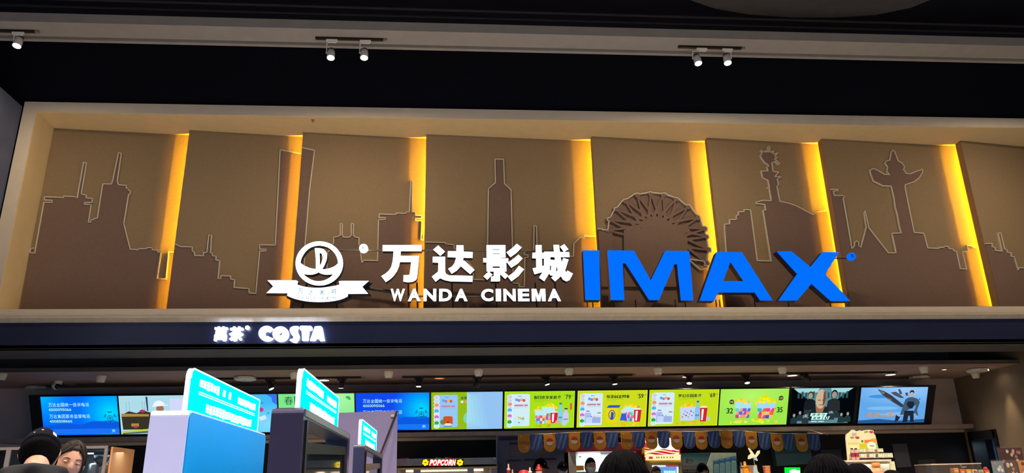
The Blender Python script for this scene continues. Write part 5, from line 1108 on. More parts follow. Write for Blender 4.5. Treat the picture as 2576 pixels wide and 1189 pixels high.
for i in range(6):
    x0 = 2399+15.5*i; a0 = g2.px(x0, 1178.5+.6*i-(2 if i == 0 else 0)); a1 = g2.px(x0+14, 1189)
    t2 = thing('snack_carton', ['orange card packet at the left end inside the acrylic box', 'red orange card packet, second from the left in the acrylic box', 'amber card packet, third from the left in the acrylic box', 'white card packet with a red letter in the acrylic box', 'pale card packet right of the red-lettered one', 'brown orange card packet at the right end inside the acrylic box'][i], 'packet', ((a0[0]+a1[0])/2, 9.24, CT), group='packets in the acrylic box')
    part('carton', MB().use(mat('packet_card_%d' % i, cols[i], .5)).box(a0[0], a1[0], 9.2, 9.28, CT, a0[1]), t2, bevel=.003)
    m_ = MB().use(PT([(240, 200, 120), (240, 190, 150), (250, 220, 120), (170, 40, 30), (150, 160, 110), (240, 200, 150)][i]))
    if i == 3: m_.text(g2, 'B', (a0[0]+.015, a0[1]-.075, a0[0]+.055, a0[1]-.015), .001, .003, .02)
    else: m_.ell(g2, (a0[0]+a1[0])/2, a0[1]-.035, .022, .012, .001, .003, 14)
    part('print', m_, t2)
q = g2.px(2497, 1180); single('red_wrapper', MB().use(PT((200, 50, 50), .3)).sph((q[0]-.005, 9.32, q[1]), (.03, .03, .035), 12, 8).use(PT((235, 225, 215))).box(q[0]-.03, q[0]+.02, 9.29, 9.35, CT, q[1]-.02), 'red and white wrapped candy at the right corner of the acrylic box', 'candy')
q0 = g2.px(2398, 1165); q1 = g2.px(2412, 1176); q2 = g2.px(2424, 1175)
single('cable', MB().use(PT((220, 210, 200))).tube([Vector((q0[0], 9.12, q0[1]-.01)), Vector((q1[0]-.02, 9.13, (q0[1]+q1[1])/2+.01)), Vector((q1[0], 9.14, q1[1]+.005)), Vector((q2[0], 9.15, q2[1]+.005))], .004, 6), 'thin pale cord curving down inside the acrylic box', 'cord')
PRC = [(150, 170, 180), (190, 150, 120), (120, 40, 44)]
def standee(x0, y0, x1, y1, y, lab, seed, bgc, slots):
    f = FY_(y); c = R4(f, x0, y0, x1, y1); zb = max(c[2], CT)
    t = thing('picture_holder', lab, 'picture holder', ((c[0]+c[1])/2, y, CT))
    part('acrylic_sheet', MB().use(AC).box(c[0], c[1], y-.006, y-.001, CT, c[3]+.01).box(c[0], c[1], y-.006, y+.1, CT, CT+.006), t)
    m_ = MB(); rnd = random.Random(seed); sw = (c[1]-c[0])/slots
    for k in range(slots):
        a0 = c[0]+sw*k+.01; a1 = a0+sw-.02; m_.use(PT(bgc[k % len(bgc)])).prism(f, [(a0, CT+.01), (a1, CT+.01), (a1, c[3]-.006), (a0, c[3]-.006)], -.004, 0)
        for j in range(9):
            px_, pz_ = rnd.uniform(a0+.02, a1-.02), rnd.uniform(c[3]-.17, c[3]-.03)
            m_.use(PT([(214, 178, 150), (176, 120, 100), (90, 50, 56), (220, 206, 190)][rnd.randrange(4)])).ell(f, px_, pz_, .018, .022, 0, .0008+.0001*j, 10)
    part('picture', m_, t)
standee(2513, 1124, 2571, 1160, 9.3, 'clear holder with a dark red picture, highest at the right edge', 5, [(74, 30, 36)], 1)
standee(2506, 1156, 2590, 1230, 8.98, 'clear holder with blue green pictures in front of the dark red one', 8, [(110, 140, 150), (92, 70, 62), (214, 140, 60)], 3)

# ================================================================ LEFT DISPLAY CABINET
y0 = 9.0; f = FY_(y0); c = R4(f, -60, 1124, 275, 1300)
XW = atX(325, 1128, f.px(280, 1121)[0])
ztc = f.px(275, 1123)[1]; xr = f.px(281, 1150)[0]; xl = -6.3
t = thing('display_cabinet', 'glass fronted cabinet with a tan side panel and lit shelves at the left', 'cabinet', ((xl+xr)/2, y0+.25, 0))
DKC = PT((14, 15, 22), .4); ALU = mat('pinkish_aluminium', (170, 156, 150), .35, .6)
part('side_panel', MB().use(mat('tan_wood_laminate', (206, 140, 88), .5, noise=.08, scale=3)).box(xr-.02, xr, y0, y0+.6, 0, ztc), t)
part('carcass', MB().use(DKC).box(xl, xr-.02, y0+.55, y0+.6, 0, ztc).box(xl, xr-.02, y0, y0+.55, ztc-.03, ztc).box(xl, xr-.02, y0, y0+.55, 0, 1.3).box(xl, xl+.02, y0, y0+.55, 1.3, ztc-.03), t)
m1, m2_ = f.px(20, 1150)[0], f.px(262, 1150)[0]
zf = f.px(150, 1127)[1]
part('top_rail', MB().use(ALU).box(xl, m2_+.03, y0-.015, y0, zf-.01, zf+.02), t)
part('frame_post', MB().use(ALU).box(m2_, m2_+.035, y0-.02, y0, 1.3, zf-.01), t); part('frame_post', MB().use(ALU).box(m1-.02, m1+.03, y0-.02, y0, 1.3, zf-.01), t)
part('glass_door', MB().use(glass('cabinet_glass', (50, 62, 74), .10)).box(m1+.03, m2_, y0-.008, y0-.002, 1.3, zf-.01), t)
zs = f.px(230, 1138)[1]
part('strip_light', MB().use(E((190, 220, 240), 2.2)).box(f.px(195, 1138)[0], f.px(228, 1138)[0], y0+.06, y0+.08, zs-.012, zs+.004), t)
part('strip_light', MB().use(E((150, 190, 225), 1.6)).box(f.px(45, 1140)[0], f.px(66, 1140)[0], y0+.06, y0+.08, zs-.02, zs-.004), t)
lamp('cabinet_light', 'AREA', (f.px(215, 1138)[0], y0+.2, ztc-.05), 4, (.6, .85, 1), (f.px(215, 1138)[0], y0+.3, 0), shape='RECTANGLE', size=1.2, size_y=.2)
part('inner_back', MB().use(mat('pale_blue_liner', (130, 160, 176), .4)).box(f.px(188, 1140)[0], f.px(250, 1140)[0], y0+.5, y0+.55, 1.3, zs), t)
m_ = MB().use(M_steel); m_.smooth = True; q = f.px(222, 1162)
part('steel_drum', m_.lathe((q[0], y0+.3, 1.3), [(.001, 0), (.12, 0), (.12, q[1]-1.32), (.11, q[1]-1.3), (.001, q[1]-1.3)], 28), t)
q = f.px(237, 1140); m_ = MB().use(PT((30, 40, 52), .2)); m_.smooth = True
part('hopper', m_.lathe((q[0], y0+.2, q[1]-.13), [(.02, 0), (.07, .06), (.085, .12), (.001, .12)], 20), t)
q = f.px(241, 1176)
part('tap', MB().use(M_steel).tube([Vector((q[0], y0+.12, q[1]-.05)), Vector((q[0]-.01, y0+.12, q[1])), Vector((q[0]+.02, y0+.12, q[1]+.02))], .01, 6), t)

# ================================================================ KIOSKS AND PALE BOARD
def kiosk(x0, x1, y0, y1, zt, lab, cat, shell, side, solid, sy0, sy1, szt, strong, seed):
    t = thing('ticket_kiosk', lab, 'kiosk', ((x0+x1)/2, (y0+y1)/2, 0))
    fs = Fr((x0, 0, 0), (0, 1, 0), (0, 0, 1))     # faces +x; depth measured from x0
    W_ = x1-x0; r = .035
    outer = rr(y0, y1, .0, zt, (.001, .001, r, r), 6)
    if solid:
        part('casing', MB().prism(fs, outer, 0, W_-.006, side=shell, face=shell), t, bevel=.01)
        part('side_panel', MB().use(side).prism(fs, rr(y0+.012, y1-.012, .02, zt-.01, (.001, .001, r, r), 6), W_-.008, W_), t)
    else:
        inner = [(y0+.10, .25), (y1-.10, .25), (y1-.10, zt-.05), (y0+.10, zt-.05)]
        part('casing', MB().prism(fs, outer, 0, W_, holes=[inner], side=shell, face=shell), t, bevel=.008)
        m_ = MB().use(M_steel); fx = Fr((0, 0, zt), (1, 0, 0), (0, 1, 0))
        m_.prism(fx, [(x0+.012, y0+r+.0), (x1-.012, y0+r), (x1-.012, y0+r+.035), (x0+.012, y0+r+.035)], -.002, .004); part('top_strip', m_, t)
        m_ = MB().use(mat('grey_kiosk_trim', (120, 122, 132), .35, .4)).box(x1, x1+.006, y0+.03, y1-.08, zt-.04, zt-.006); part('edge_trim', m_, t)
        m_ = MB().use(PT((12, 13, 20), .3)).box(x1-.01, x1+.012, y0+.055, y0+.10, .3, zt-.06).prism(Fr((x1-.03, 0, 0), (0, 1, 0), (0, 0, 1)), [(y0+.1, .3), (y1-.1, .3), (y1-.1, zt-.10), (y0+.1, zt-.17)], 0, .02, holes=[[(y0+.16, .4), (y1-.16, .4), (y1-.16, zt-.16), (y0+.16, zt-.23)]])
        part('screen_frame', m_, t)
        part('touch_screen', MB().use(mat('dark_glossy_screen', (34, 44, 50), .04, spec=.9)).prism(Fr((x1-.035, 0, 0), (0, 1, 0), (0, 0, 1)), [(y0+.15, .39), (y1-.15, .39), (y1-.15, zt-.15), (y0+.15, zt-.22)], 0, .01), t)
    xs = x1-.06 if solid else x1-.055
    fp = Fr((xs, 0, 0), (0, 1, 0), (0, 0, 1)); CY = emi('cyan_lightbox_%s' % strong, (0, 236, 255), strong); WE = emi('white_lightbox_edge', (215, 245, 255), 2.0)
    sp = rr(sy0, sy1, zt+.002, szt, (.001, .001, .03, .055), 6)
    sgn = part('sign_board', MB().prism(fp, sp, -.028, 0, face=CY, side=WE), t)
    bor = [(a, b) for a, b in sp if b > zt+.01]
    part('bright_edge', MB().use(WE).seg(fp, [(sy0+.004, zt+.006)]+[(min(max(a, sy0+.004), sy1-.004), min(b, szt-.004)) for a, b in reversed(bor)]+[(sy1-.004, zt+.006)] if False else [(min(max(a, sy0+.004), sy1-.004), min(b, szt-.004)) for a, b in sp], .008, 0, .003), sgn)
    rnd = random.Random(seed); m_ = MB(); WT = emi('white_board_text', (225, 252, 255), 2.0); SL_ = sy1-sy0; SHh = szt-zt
    X = lambda u: sy0+SL_*u; Zv = lambda v: zt+SHh*v
    for (u0, u1, v0, v1, dens) in ((.1, .52, .62, .84, 10), (.62, .93, .60, .82, 8), (.2, .88, .10, .34, 16)):
        nn = dens
        for i in range(nn):
            a = u0+(u1-u0)*i/nn; b = a+(u1-u0)/nn*.78
            if rnd.random() < .08: continue
            h0 = v0+(v1-v0)*rnd.uniform(0, .15); h1 = v1-(v1-v0)*rnd.uniform(0, .15)
            for k in range(2): s_ = a+(b-a)*(.15+.55*k); m_.use(WT).prism(fp, [(X(s_), Zv(h0)), (X(s_+(b-a)*.28), Zv(h0)), (X(s_+(b-a)*.28), Zv(h1)), (X(s_), Zv(h1))], .001, .003)
            for k in range(rnd.choice((2, 3, 3))): zz_ = h0+(h1-h0)*(.1+.36*k); m_.prism(fp, [(X(a), Zv(zz_)), (X(b), Zv(zz_)), (X(b), Zv(zz_+(v1-v0)*.14)), (X(a), Zv(zz_+(v1-v0)*.14))], .001, .0035)
    for v in (.47, .52): m_.prism(fp, [(X(.1), Zv(v)), (X(.92), Zv(v)), (X(.92), Zv(v+.02)), (X(.1), Zv(v+.02))], .001, .003)
    part('board_lettering', m_, sgn)
    return t
S = 4.2/3.35
M_lav = mat('pale_lavender_gloss', (184, 192, 250), .3, noise=.01, spec=.5, coat=.3)
M_ksd = mat('bright_blue_gloss_panel', (2, 136, 222), .45, noise=.01, spec=.15)
M_kbl = mat('black_violet_gloss', (44, 42, 70), .25, noise=.03, spec=.6)
a = atY(390, 1031, 4.2); b = atY(478, 1030, 4.2); x0k, x1k, zk = atY(376, 1060, 4.2).x, b.x, b.z
yk = atX(670, 1094, b.x).y
s0 = atX(467, 1022, b.x-.06); s1 = atX(655, 1010, b.x-.06); s2 = atX(520, 940, b.x-.06)
kiosk(x0k, x1k, 4.2, yk, zk, 'white ticket kiosk with a blue side and a tall cyan board on top', 'kiosk', M_lav, M_ksd, True, s0.y+.03, s1.y-.02, s2.z, 2.2, 1)
a = atY(684, 1026, 4.2); b = atY(765, 1025, 4.2); yk2 = atX(880, 1106, b.x).y
s0 = atX(752, 1018, b.x-.055); s1 = atX(853, 1000, b.x-.055); s2 = atX(772, 932, b.x-.055)
k2x0, k2x1, k2z = a.x, b.x, b.z
kiosk(k2x0, k2x1, 4.2, yk2, k2z, 'black ticket kiosk, nearest of the dark ones, with a cyan board on top', 'kiosk', M_kbl, M_kbl, False, s0.y+.03, s1.y, s2.z, 2.2, 2)
zc3 = k2z; c0 = atZ(889, 1118, zc3); c1 = atZ(918, 1118, zc3)
y3 = (c0.y+c1.y)/2; yk3 = atX(968, 1150, c1.x).y
s0 = atX(908, 1108, c1.x-.055); s1 = atX(948, 1082, c1.x-.055); s2 = atX(907, 1050, c1.x-.055)
kiosk(c0.x, c1.x, y3, min(yk3, y3+1.9), zc3, 'farther black ticket kiosk in front of the pale board, with a small cyan board', 'kiosk', M_kbl, M_kbl, False, s0.y, s1.y, s2.z, 2.2, 3)
yb3 = min(yk3, y3+1.9)+.35
f = FY_(yb3)
t = thing('partition_board', 'tall pale lavender board standing behind the dark kiosks', 'partition', (f.px(930, 1189)[0], yb3, 0))
p = [f.px(850, 1038), f.px(1000, 1032), (f.px(1003, 1150)[0], 0), (f.px(850, 1150)[0], 0)]
part('panel', MB().use(mat('lavender_board', (138, 128, 172), .6, noise=.03)).prism(f, p[::-1], -.03, 0), t)
part('clip', MB().use(PT((200, 196, 206))).box(f.px(984, 1040)[0], f.px(997, 1040)[0], yb3-.02, yb3, f.px(990, 1048)[1], f.px(990, 1042)[1]), t)
q0 = f.px(999, 1034); q1 = f.px(960, 1141)
part('support_rod', MB().use(PT((26, 24, 34))).tube([Vector((q0[0], yb3-.03, q0[1])), Vector((q1[0], yb3-.12, q1[1])), Vector((q1[0]-.45, yb3-.3, 0.02))], .013, 6), t)

# ================================================================ PEOPLE
SKIN = mat('skin', (178, 132, 108), .55, noise=.04, scale=20, spec=.4)
HAIRM = mat('black_hair', (7, 6, 9), .95, noise=.3, scale=60, spec=.02)
BRHAIR = mat('dark_brown_hair', (34, 25, 24), .75, noise=.3, scale=60, spec=.15)
BLKC = mat('black_cloth', (9, 10, 17), .9, noise=.15, scale=25, bump=.1, spec=.2)
NAVY = mat('dark_uniform_cloth', (30, 30, 40), .9, noise=.15, scale=25)
CAPM = mat('black_cap_cloth', (12, 13, 20), .95, noise=.15, scale=30, bump=.1, spec=.03)
MASKM = mat('pale_face_mask', (206, 216, 224), .8, noise=.03)
def head_pt(u, v, k=1.0, hair=None):
    """u: angle around (0 = face, -y), v: -1 chin .. 1 crown"""
    t = v*PI/2; q = math.cos(t); z = math.sin(t)
    x = math.sin(u)*q; y = -math.cos(u)*q
    fr_ = max(0, -y)
    if z < 0: jx = 1-.30*(-z)**1.4; jy = 1-.10*(-z)
    else: jx = 1-.04*z; jy = 1
    X = x*.077*jx; Y = y*.096*jy; Z_ = z*(.118 if z > 0 else .125)
    if y > 0 and z < -.15: Y *= 1-.35*min(1, (-z-.15)/.6)
    g = lambda a, b, sa, sb: math.exp(-((X-a)/sa)**2-((Z_-b)/sb)**2)
    if k == 1.0 and y < -.1:
        Y -= .022*g(0, -.022, .011, .016)+.012*g(0, -.002, .009, .022)      # nose
        Y += .009*(g(.032, .008, .016, .012)+g(-.032, .008, .016, .012))      # sockets
        Y -= .004*(g(.03, .027, .022, .008)+g(-.03, .027, .022, .008))        # brows
        Y -= .007*g(0, -.060, .024, .012); Y += .006*g(0, -.0600, .022, .0028)  # lips
        Y -= .008*g(0, -.098, .024, .016)                                     # chin
        Y -= .004*(g(.045, -.025, .02, .025)+g(-.045, -.025, .02, .025))
    return Vector((X, Y, Z_))*k
def head_rings(nu=40, nv=34, k=1.0, fn=None):
    R_ = []
    for j in range(nv+1):
        v = -1+2*j/nv
        rg = []
        for i in range(nu):
            u = 2*PI*i/nu; p = head_pt(u, max(-.999, min(.999, v)), k)
            if fn: p = fn(p, u, v)
            rg.append(p)
        R_.append(rg)
    return R_
def hair_shell(style, m, Mh, seed=0):
    rnd = random.Random(seed)
    def fn(p, u, v):
        face = math.cos(u) > .25; z = p.z
        lo = {'short': -.045, 'bob': -.115, 'tied': -.06, 'mop': -.09}[style]; hl = {'short': .055, 'bob': .045, 'tied': .06, 'mop': .03}[style]
        side = abs(math.sin(u)) > .5 and not math.cos(u) < -.35
        th = {'short': 1.075, 'bob': 1.14, 'tied': 1.06, 'mop': 1.13}[style]
        kk = th*(1+rnd.uniform(-.008, .008))
        if face and z < hl+.012*math.cos(u*3): kk = .86
        if style in ('short', 'tied') and side and z < .0: kk = .88
        if z < lo and not (style == 'short' and math.cos(u) < -.2 and z > -.112): kk = .80
        elif style == 'short' and math.cos(u) < -.2 and z < .0: kk = 1.17
        return p*kk
    mb = MB().use(m); mb.smooth = True; mb.loft([[Mh @ p for p in r] for r in head_rings(48, 36, 1.001, fn)])
    if style in ('bob', 'mop'):
        for i in range(260):
            u = rnd.uniform(0, 2*PI); v1 = rnd.uniform(.45, .8); dr = rnd.uniform(-.25, .25); kk = rnd.uniform(1.125, 1.15)
            if math.cos(u) > .25: v1 = max(v1, .6)
            pts = [Mh @ (head_pt(u+dr*(1-q), .97+(v1-.97-.35*(math.cos(u) < .2))*q, kk+.012*math.sin(q*PI))) for q in (0, .25, .5, .75, 1)]
            mb.tube(pts, [.001, .0028, .003, .0026, .0008], 4)
    if style == 'tied':
        for i in range(240):
            sd = 1 if i % 2 else -1; f0 = rnd.random(); u1 = sd*rnd.uniform(1.1, 2.9); v1 = rnd.uniform(-.05, .45)
            p0 = (sd*.35*f0, .62+.36*f0); kk = rnd.uniform(1.065, 1.09); pts = []
            for q in (0, .3, .6, .85, 1):
                a, b = p0[0]+(u1-p0[0])*q, p0[1]+(v1-p0[1])*q**.8; pts.append(Mh @ head_pt(a, min(b, .98), kk))
            mb.tube(pts, [.001, .0026, .0028, .0024, .001], 4)
        for i in range(26):
            q0 = i/26; pts = [Mh @ head_pt(-.15+.06*q0, .80, 1.10), Mh @ head_pt(.40+.12*q0, .55, 1.14), Mh @ head_pt(.72+.16*q0, .22, 1.13), Mh @ head_pt(.92+.2*q0, -.12, 1.10), Mh @ head_pt(1.05+.2*q0, -.38-.1*q0, 1.07)]
            mb.tube(pts, [.0012, .0026, .0026, .002, .0007], 4)
        mb.sph(Mh @ Vector((0, .115, .01)), (.035, .035, .05), 14, 10)
    return mb
def remesh(mb, vox):
    me = mesh_from('tmp', mb); o = bpy.data.objects.new('tmp', me); COL.objects.link(o)
    r = o.modifiers.new('r', 'REMESH'); r.mode = 'VOXEL'; r.voxel_size = vox; r.use_smooth_shade = True
    sm = o.modifiers.new('s', 'SMOOTH'); sm.iterations = 2; sm.factor = .5
    dg = bpy.context.evaluated_depsgraph_get(); dg.update(); n = bpy.data.meshes.new_from_object(o.evaluated_get(dg))
    bpy.data.objects.remove(o); bpy.data.meshes.remove(me)
    for p in n.polygons: p.use_smooth = True
    n.materials.clear()
    for m in mb.mats: n.materials.append(m)
    return n
def ering(c, rx, ry, n=20, M=None):
    return [Vector(c)+Vector((rx*math.cos(2*PI*i/n), ry*math.sin(2*PI*i/n), 0)) for i in range(n)]
ZH = 1.605      # head centre of a 1.72 m figure
ARM = {'down': [(.185, .01, 1.40), (.225, .02, 1.12), (.235, -.03, .88)], 'fwd': [(.185, .01, 1.40), (.225, .03, 1.13), (.17, -.22, 1.10)]}
def torso(k, sh):
    T = [(.80, .155, .105), (.90, .165, .115), (1.02, .135, .10), (1.15, .145, .105), (1.27, .165*sh, .115), (1.36, .185*sh, .105), (1.42, .165*sh, .085), (1.455, .10, .07), (1.475, .06, .06)]
    return [ering((0, .01, z), rx*k+.0, ry*k, 24) for z, rx, ry in T]
_body = {}
def body_mesh(pose, sh, tilt):
    key = (pose, sh, tilt)
    if key in _body: return _body[key]
    Mh = head_matrix(tilt)
    mb = MB().use(SKIN)
    mb.loft(torso(.93, sh))
    mb.tube([(0, .02, 1.40), (0, .012, 1.48), Mh @ Vector((0, .02, -.06))], [.055, .052, .055], 16)
    mb.loft([[Mh @ p for p in r] for r in head_rings()])
    for s in (-1, 1):
        e = Mh @ Vector((s*.078, .012, -.012)); R3 = Mh.to_3x3()
        mb.sph(e, (.010, .015, .028), 12, 8, R3)
        P = [Vector((s*a, b, c)) for a, b, c in ARM[pose]]
        mb.tube([P[0], (P[0]+P[1])/2, P[1], (P[1]+P[2])/2, P[2]], [.05, .045, .038, .036, .026], 14)
        d = (P[2]-P[1]).normalized(); side = Vector((0, 0, 1)) if pose == 'fwd' else Vector((0, 1, 0)); inw = Vector((-s, 0, 0)) if pose == 'fwd' else Vector((-s, 0, 0))
        if pose == 'fwd': spread = Vector((1, 0, 0)); curl = Vector((0, 0, -1))
        else: spread = Vector((0, 1, 0)); curl = Vector((-s, 0, 0))
        pc = P[2]+d*.055
        mb.tube([P[2]-d*.01, P[2]+d*.03, P[2]+d*.09], [.025, (.033), (.036)], 12)
        for i, (o_, ln) in enumerate(((-.027, .07), (-.009, .078), (.010, .074), (.028, .058))):
            b0 = P[2]+d*.085+spread*o_; mb.tube([b0, b0+d*ln*.45+curl*.006, b0+d*ln*.8+curl*.022, b0+d*ln*.9+curl*.04], [.0095, .009, .0085, .007], 8)
        b0 = P[2]+d*.035+spread*(-.028 if pose == 'down' else -.028*s)
        mb.tube([b0, b0+spread*(-.022 if pose == 'down' else -.022*s)+d*.03+curl*.01, b0+spread*(-.025 if pose == 'down' else -.025*s)+d*.062+curl*.018], [.013, .011, .008], 8)
        mb.tube([(s*.085, .01, .92), (s*.09, .0, .70), (s*.09, -.005, .48), (s*.092, .02, .28), (s*.095, .025, .08)], [.085, .075, .052, .05, .034], 16)
        mb.tube([(s*.095, .05, .045), (s*.097, -.03, .04), (s*.10, -.13, .03)], [(.036, .036), (.036, .034), (.034, .022)], 12)
    n = remesh(mb, .0085); _body[key] = n; return n
def head_matrix(tilt):
    nod, turn, lean = tilt
    return Matrix.Translation((0, .005, 1.49)) @ Matrix.Rotation(turn, 4, 'Z') @ Matrix.Rotation(nod, 4, 'X') @ Matrix.Rotation(lean, 4, 'Y') @ Matrix.Translation((0, -.012, ZH-1.49))
_cl = {}
def cloth_mesh(kind, pose, sh, mt, hood=False):
    key = (kind, pose, sh, mt.name, hood)
    if key in _cl: return _cl[key]
    mb = MB().use(mt)
    if kind == 'top':
        T = [(.78, .175, .13), (.90, .18, .132), (1.02, .16, .122), (1.15, .168, .127), (1.27, .185*sh, .135), (1.36, .20*sh, .125), (1.42, .178*sh, .10), (1.455, .12, .088), (1.485, .078, .075)]
        mb.loft([ering((0, .012, z), rx, ry, 28) for z, rx, ry in T])
        for s in (-1, 1):
            P = [Vector((s*a, b, c)) for a, b, c in ARM[pose]]
            mb.sph(P[0]+Vector((-s*.015, 0, -.01)), (.07, .075, .075), 14, 10)
            mb.tube([P[0], (P[0]+P[1])/2, P[1], (P[1]+P[2])/2, P[2]-(P[2]-P[1])*.04], [.066, .06, .054, .05, .04], 14)
        if hood:
            mb.sph((0, .085, 1.44), (.125, .07, .075), 18, 12); mb.tube([(-.1, -.05, 1.44), (-.11, .05, 1.475), (0, .12, 1.49), (.11, .05, 1.475), (.1, -.05, 1.44)], .035, 10)
    else:
        mb.loft([ering((0, .01, z), rx, ry, 24) for z, rx, ry in ((1.0, .15, .112), (.92, .178, .13), (.82, .185, .13))])
        for s in (-1, 1): mb.tube([(s*.085, .01, .9), (s*.09, .0, .70), (s*.09, -.002, .48), (s*.092, .02, .28), (s*.095, .022, .09)], [.098, .09, .068, .062, .058], 16)
    n = remesh(mb, .014); _cl[key] = n; return n
def link_mesh(name, me, parent, label=None):
    o = bpy.data.objects.new(name, me); COL.objects.link(o); o.parent = parent; WM[o.name] = WM[parent.name]
    if label: o['label'] = label
    return o
def person(label, x, y, z0, h, rz, pose='fwd', sh=1.0, tilt=(0, 0, 0), hair='short', hm=HAIRM, top=NAVY, cap=None, mask=False, hood=False, face=True, group=None, seed=1, badge=None, closed=False):
    t = thing('person', label, 'person', (x, y, z0), rz, group)
    Mz = head_matrix(tilt); k_ = 1.115 if cap else {'mop': 1.13, 'bob': 1.14}.get(hair, 1.07)
    s = h/max((Mz @ p).z for r in head_rings(16, 24, k_) for p in r); t.scale = (s, s, s)
    link_mesh('body', body_mesh(pose, sh, tilt), t)
    Mh = head_matrix(tilt)
    link_mesh('top_garment', cloth_mesh('top', pose, sh, top, hood), t); link_mesh('trousers', cloth_mesh('legs', pose, 1, BLKC), t)
    for s_ in (-1, 1):
        m_ = MB().use(PT((30, 30, 34))); m_.smooth = True
        m_.tube([(s_*.095, .07, .05), (s_*.096, .0, .055), (s_*.098, -.09, .042), (s_*.10, -.165, .03)], [(.042, .05), (.043, .055), (.044, .042), (.036, .028)], 14); part('shoe', m_, t, local=True)
    if hair: part('hair', hair_shell(hair, hm, Mh, seed), t, local=True)
    if face:
        m_ = MB()
        for a in (-.031, .031):
            p = Mh @ Vector((a, -.0855, .008))
            m_ = MB().use(PT((235, 230, 226), .2)); m_.smooth = True; m_.sph(Mh @ Vector((a, -.082, .008)), .0105, 12, 8); m_.use(PT((30, 20, 16), .1)); m_.sph(Mh @ Vector((a, -.0905, .004)), .0042, 10, 6)
            if not closed: part('eye', m_, t, local=True)
            m_ = MB().use(SKIN); m_.smooth = True; m_.sph(Mh @ Vector((a, -.0862, .0105)), (.0122, .0044, .0062), 12, 8, Mh.to_3x3()); m_.use(PT((24, 16, 14))).tube([Mh @ Vector((a-.014, -.0895, .006)), Mh @ Vector((a, -.0955, .0035)), Mh @ Vector((a+.014, -.0895, .0055))], .0012, 5); part('eyelid', m_, t, local=True)
            m_ = MB().use(hm).tube([Mh @ Vector((a-.017, -.0915, .027)), Mh @ Vector((a, -.0975, .032)), Mh @ Vector((a+.017, -.0915, .028))], [.0016, .0028, .0014], 6); part('eyebrow', m_, t, local=True)
        m_ = MB().use(mat('lips', (170, 96, 90), .5)); m_.smooth = True
        if not mask: part('lips', m_.tube([Mh @ Vector((-.022, -.088, -.060)), Mh @ Vector((-.008, -.0965, -.057)), Mh @ Vector((.008, -.0965, -.057)), Mh @ Vector((.022, -.088, -.060))], [.002, .0055, .0055, .002], 8), t, local=True)
    if mask:
        m_ = MB().use(MASKM); m_.smooth = True; rg = []
        for j in range(9):
            zz_ = -.105+.098*j/8; row = []
            for i in range(17):
                u = -1.15+2.3*i/16; v = max(-.95, min(.95, math.asin(max(-1, min(1, zz_/.125)))/(PI/2))); p = head_pt(u, v, 1.06); p.y -= .014*math.cos(u)*(1-abs(j-5)/8); row.append(Mh @ p)
            rg.append(row)
        vs = [a for r in rg for a in r]; n = 17; m_.add(vs, [(j*n+i, j*n+i+1, (j+1)*n+i+1, (j+1)*n+i) for j in range(8) for i in range(16)])
        mo = part('face_mask', m_, t, local=True); so = mo.modifiers.new('s', 'SOLIDIFY'); so.thickness = .002
        for s_ in (-1, 1): part('ear_loop', MB().use(MASKM).tube([Mh @ Vector((s_*.066, -.05, -.02)), Mh @ Vector((s_*.082, .0, -.005)), Mh @ Vector((s_*.08, .028, -.02)), Mh @ Vector((s_*.07, -.02, -.065))], .0013, 5), t, local=True)
    if cap:
        def fn(p, u, v):
            lim = .022+.012*math.cos(u)
            return p*1.115 if p.z > lim else Vector((p.x, p.y, p.z))*.9
        m_ = MB().use(CAPM); m_.smooth = True; m_.loft([[Mh @ p for p in r] for r in head_rings(40, 40, 1.001, fn)])
        co = part('cap', m_, t, local=True)
        bd = cap   # brim angle: 0 front, PI back
        top_ = []; bot = []
        for k in range(15):
            a = -1.0+2.0*k/14+bd; e = .088+.012; ex = e+.062*math.cos((a-bd)*1.45)**.7 if math.cos((a-bd)*1.45) > 0 else e
            top_.append((Vector((math.sin(a)*.084, -math.cos(a)*.103, .036)), Vector((math.sin(a)*(.084)+math.sin(bd)*(ex-e), -math.cos(a)*.103-math.cos(bd)*(ex-e), .024-.012*abs(math.sin(a-bd))))))
        vs = [Mh @ p for pr in top_ for p in pr]+[Mh @ (p-Vector((0, 0, .005))) for pr in top_ for p in pr]; n = 30
        fs = [(2*i, 2*i+1, 2*i+3, 2*i+2) for i in range(14)]+[(n+2*i, n+2*i+2, n+2*i+3, n+2*i+1) for i in range(14)]+[(2*i+1, n+2*i+1, n+2*i+3, 2*i+3) for i in range(14)]
        part('brim', MB().use(CAPM).add(vs, fs), co, local=True)
        part('button', MB().use(CAPM).sph(Mh @ Vector((0, .0, .131)), .008, 8, 6), co, local=True)
        if badge:
            for (u, zz_, w_, hh_, rgb) in badge:
                v = math.asin(max(-1, min(1, zz_/.118)))/(PI/2); m_ = MB().use(PT(rgb)); g = []
                for dz in (-hh_, 0, hh_):
                    for du in (-w_, 0, w_): vv = math.asin(max(-1, min(1, (zz_+dz)/.118)))/(PI/2); g.append(Mh @ (head_pt(u+du, vv, 1.125)))
                m_.add(g, [(0, 1, 4, 3), (1, 2, 5, 4), (3, 4, 7, 6), (4, 5, 8, 7)]); part('badge', m_, co, local=True)
    return t
def place(px, ytop, y, z0, top_frac=1.0):     # standing height so that the crown reaches row ytop
    q = atY(px, ytop, y); return q.x, (q.z-z0)
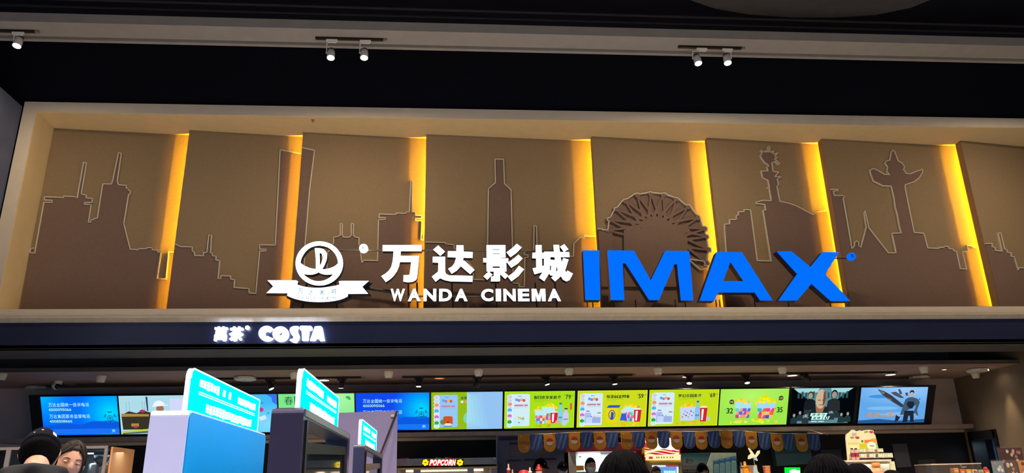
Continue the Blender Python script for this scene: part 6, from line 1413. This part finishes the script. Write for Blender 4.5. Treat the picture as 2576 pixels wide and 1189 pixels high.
# left pair
x, h = place(110, 1070, 4.15, 0); person('man seen from behind in a black cap and black hooded top at the left', x, 4.15, 0, h, math.radians(199), 'down', 1.12, (.72, 0, .06), 'short', HAIRM, BLKC, cap=.001, hood=True, face=False, seed=2,
    badge=[(PI+.75, .045, .12, .012, (176, 180, 200)), (PI+.75, .045, .04, .004, (30, 32, 44)), (PI+.05, .05, .06, .004, (90, 94, 120)), (PI-.35, .038, .04, .003, (110, 110, 130))])
x, h = place(170, 1106, 5.0, 0); person('young woman with tied dark hair looking down beside the man in the black cap', x, 5.0, 0, h, math.radians(32), 'down', .92, (.16, 0, .20), 'tied', BRHAIR, mat('slate_cloth', (70, 80, 104), .8), seed=3, closed=True)
# visitors in front of the counter, seen from behind
x, h = place(1563, 1132, 2.08, 0); person('person with thick dark hair seen from behind, in front of the red machines', x, 2.08, 0, h, math.radians(176), 'down', 1.0, (.05, -.2, .0), 'mop', HAIRM, BLKC, face=False, seed=4)
x, h = place(2080, 1142, 2.42, 0); person('person with dark hair seen from behind, in front of the green sign', x, 2.42, 0, h, math.radians(182), 'down', 1.0, (.05, .1, 0), 'mop', HAIRM, BLKC, face=False, seed=5)
x, h = place(2160, 1165, 3.9, 0); person('dark haired person seen from behind, below the pink bottles', x, 3.9, 0, h, math.radians(175), 'down', .95, (.1, .1, 0), 'mop', HAIRM, BLKC, face=False, seed=6)
x, h = place(2244, 1182, 5.0, 0); person('dark haired person whose crown shows lowest under the card display', x, 5.0, 0, h, math.radians(180), 'down', .95, (.05, 0, 0), 'mop', HAIRM, BLKC, face=False, seed=7)
# staff behind the counter
YL = {1352: 11.6, 1413: 12.1, 1483: 11.6, 1647: 11.75, 1770: 11.75}
for px, yt, rz, tilt, kw, lb in ((1352, 1151, 55, (.3, 0, 0), dict(cap=.001, badge=[(-.5, .06, .1, .007, (150, 152, 170))]), 'staff member in a black cap bending over the red lidded jar'),
                                 (1413, 1159, 8, (.15, 0, 0), dict(cap=.001, mask=True, badge=[(0, .07, .12, .006, (180, 182, 190))]), 'staff member in a black cap and pale mask facing the visitors'),
                                 (1483, 1150, 12, (.12, .0, 0), dict(mask=True), 'bareheaded staff member in a pale mask before the lit food warmer'),
                                 (1647, 1171, 10, (.2, 0, 0), dict(mask=True, hm=BRHAIR), 'short dark haired staff member below the glowing drinks machine'),
                                 (1770, 1163, -62, (.25, 0, 0), dict(cap=.001, mask=True), 'staff member in a black cap turned left before the curly 5 panel')):
    YS = YL[px]; x, h = place(px, yt, YS, .25)
    person(lb, x, YS, .25, h, math.radians(rz), 'fwd', 1.0, tilt, 'short', top=NAVY, seed=int(px), **kw)
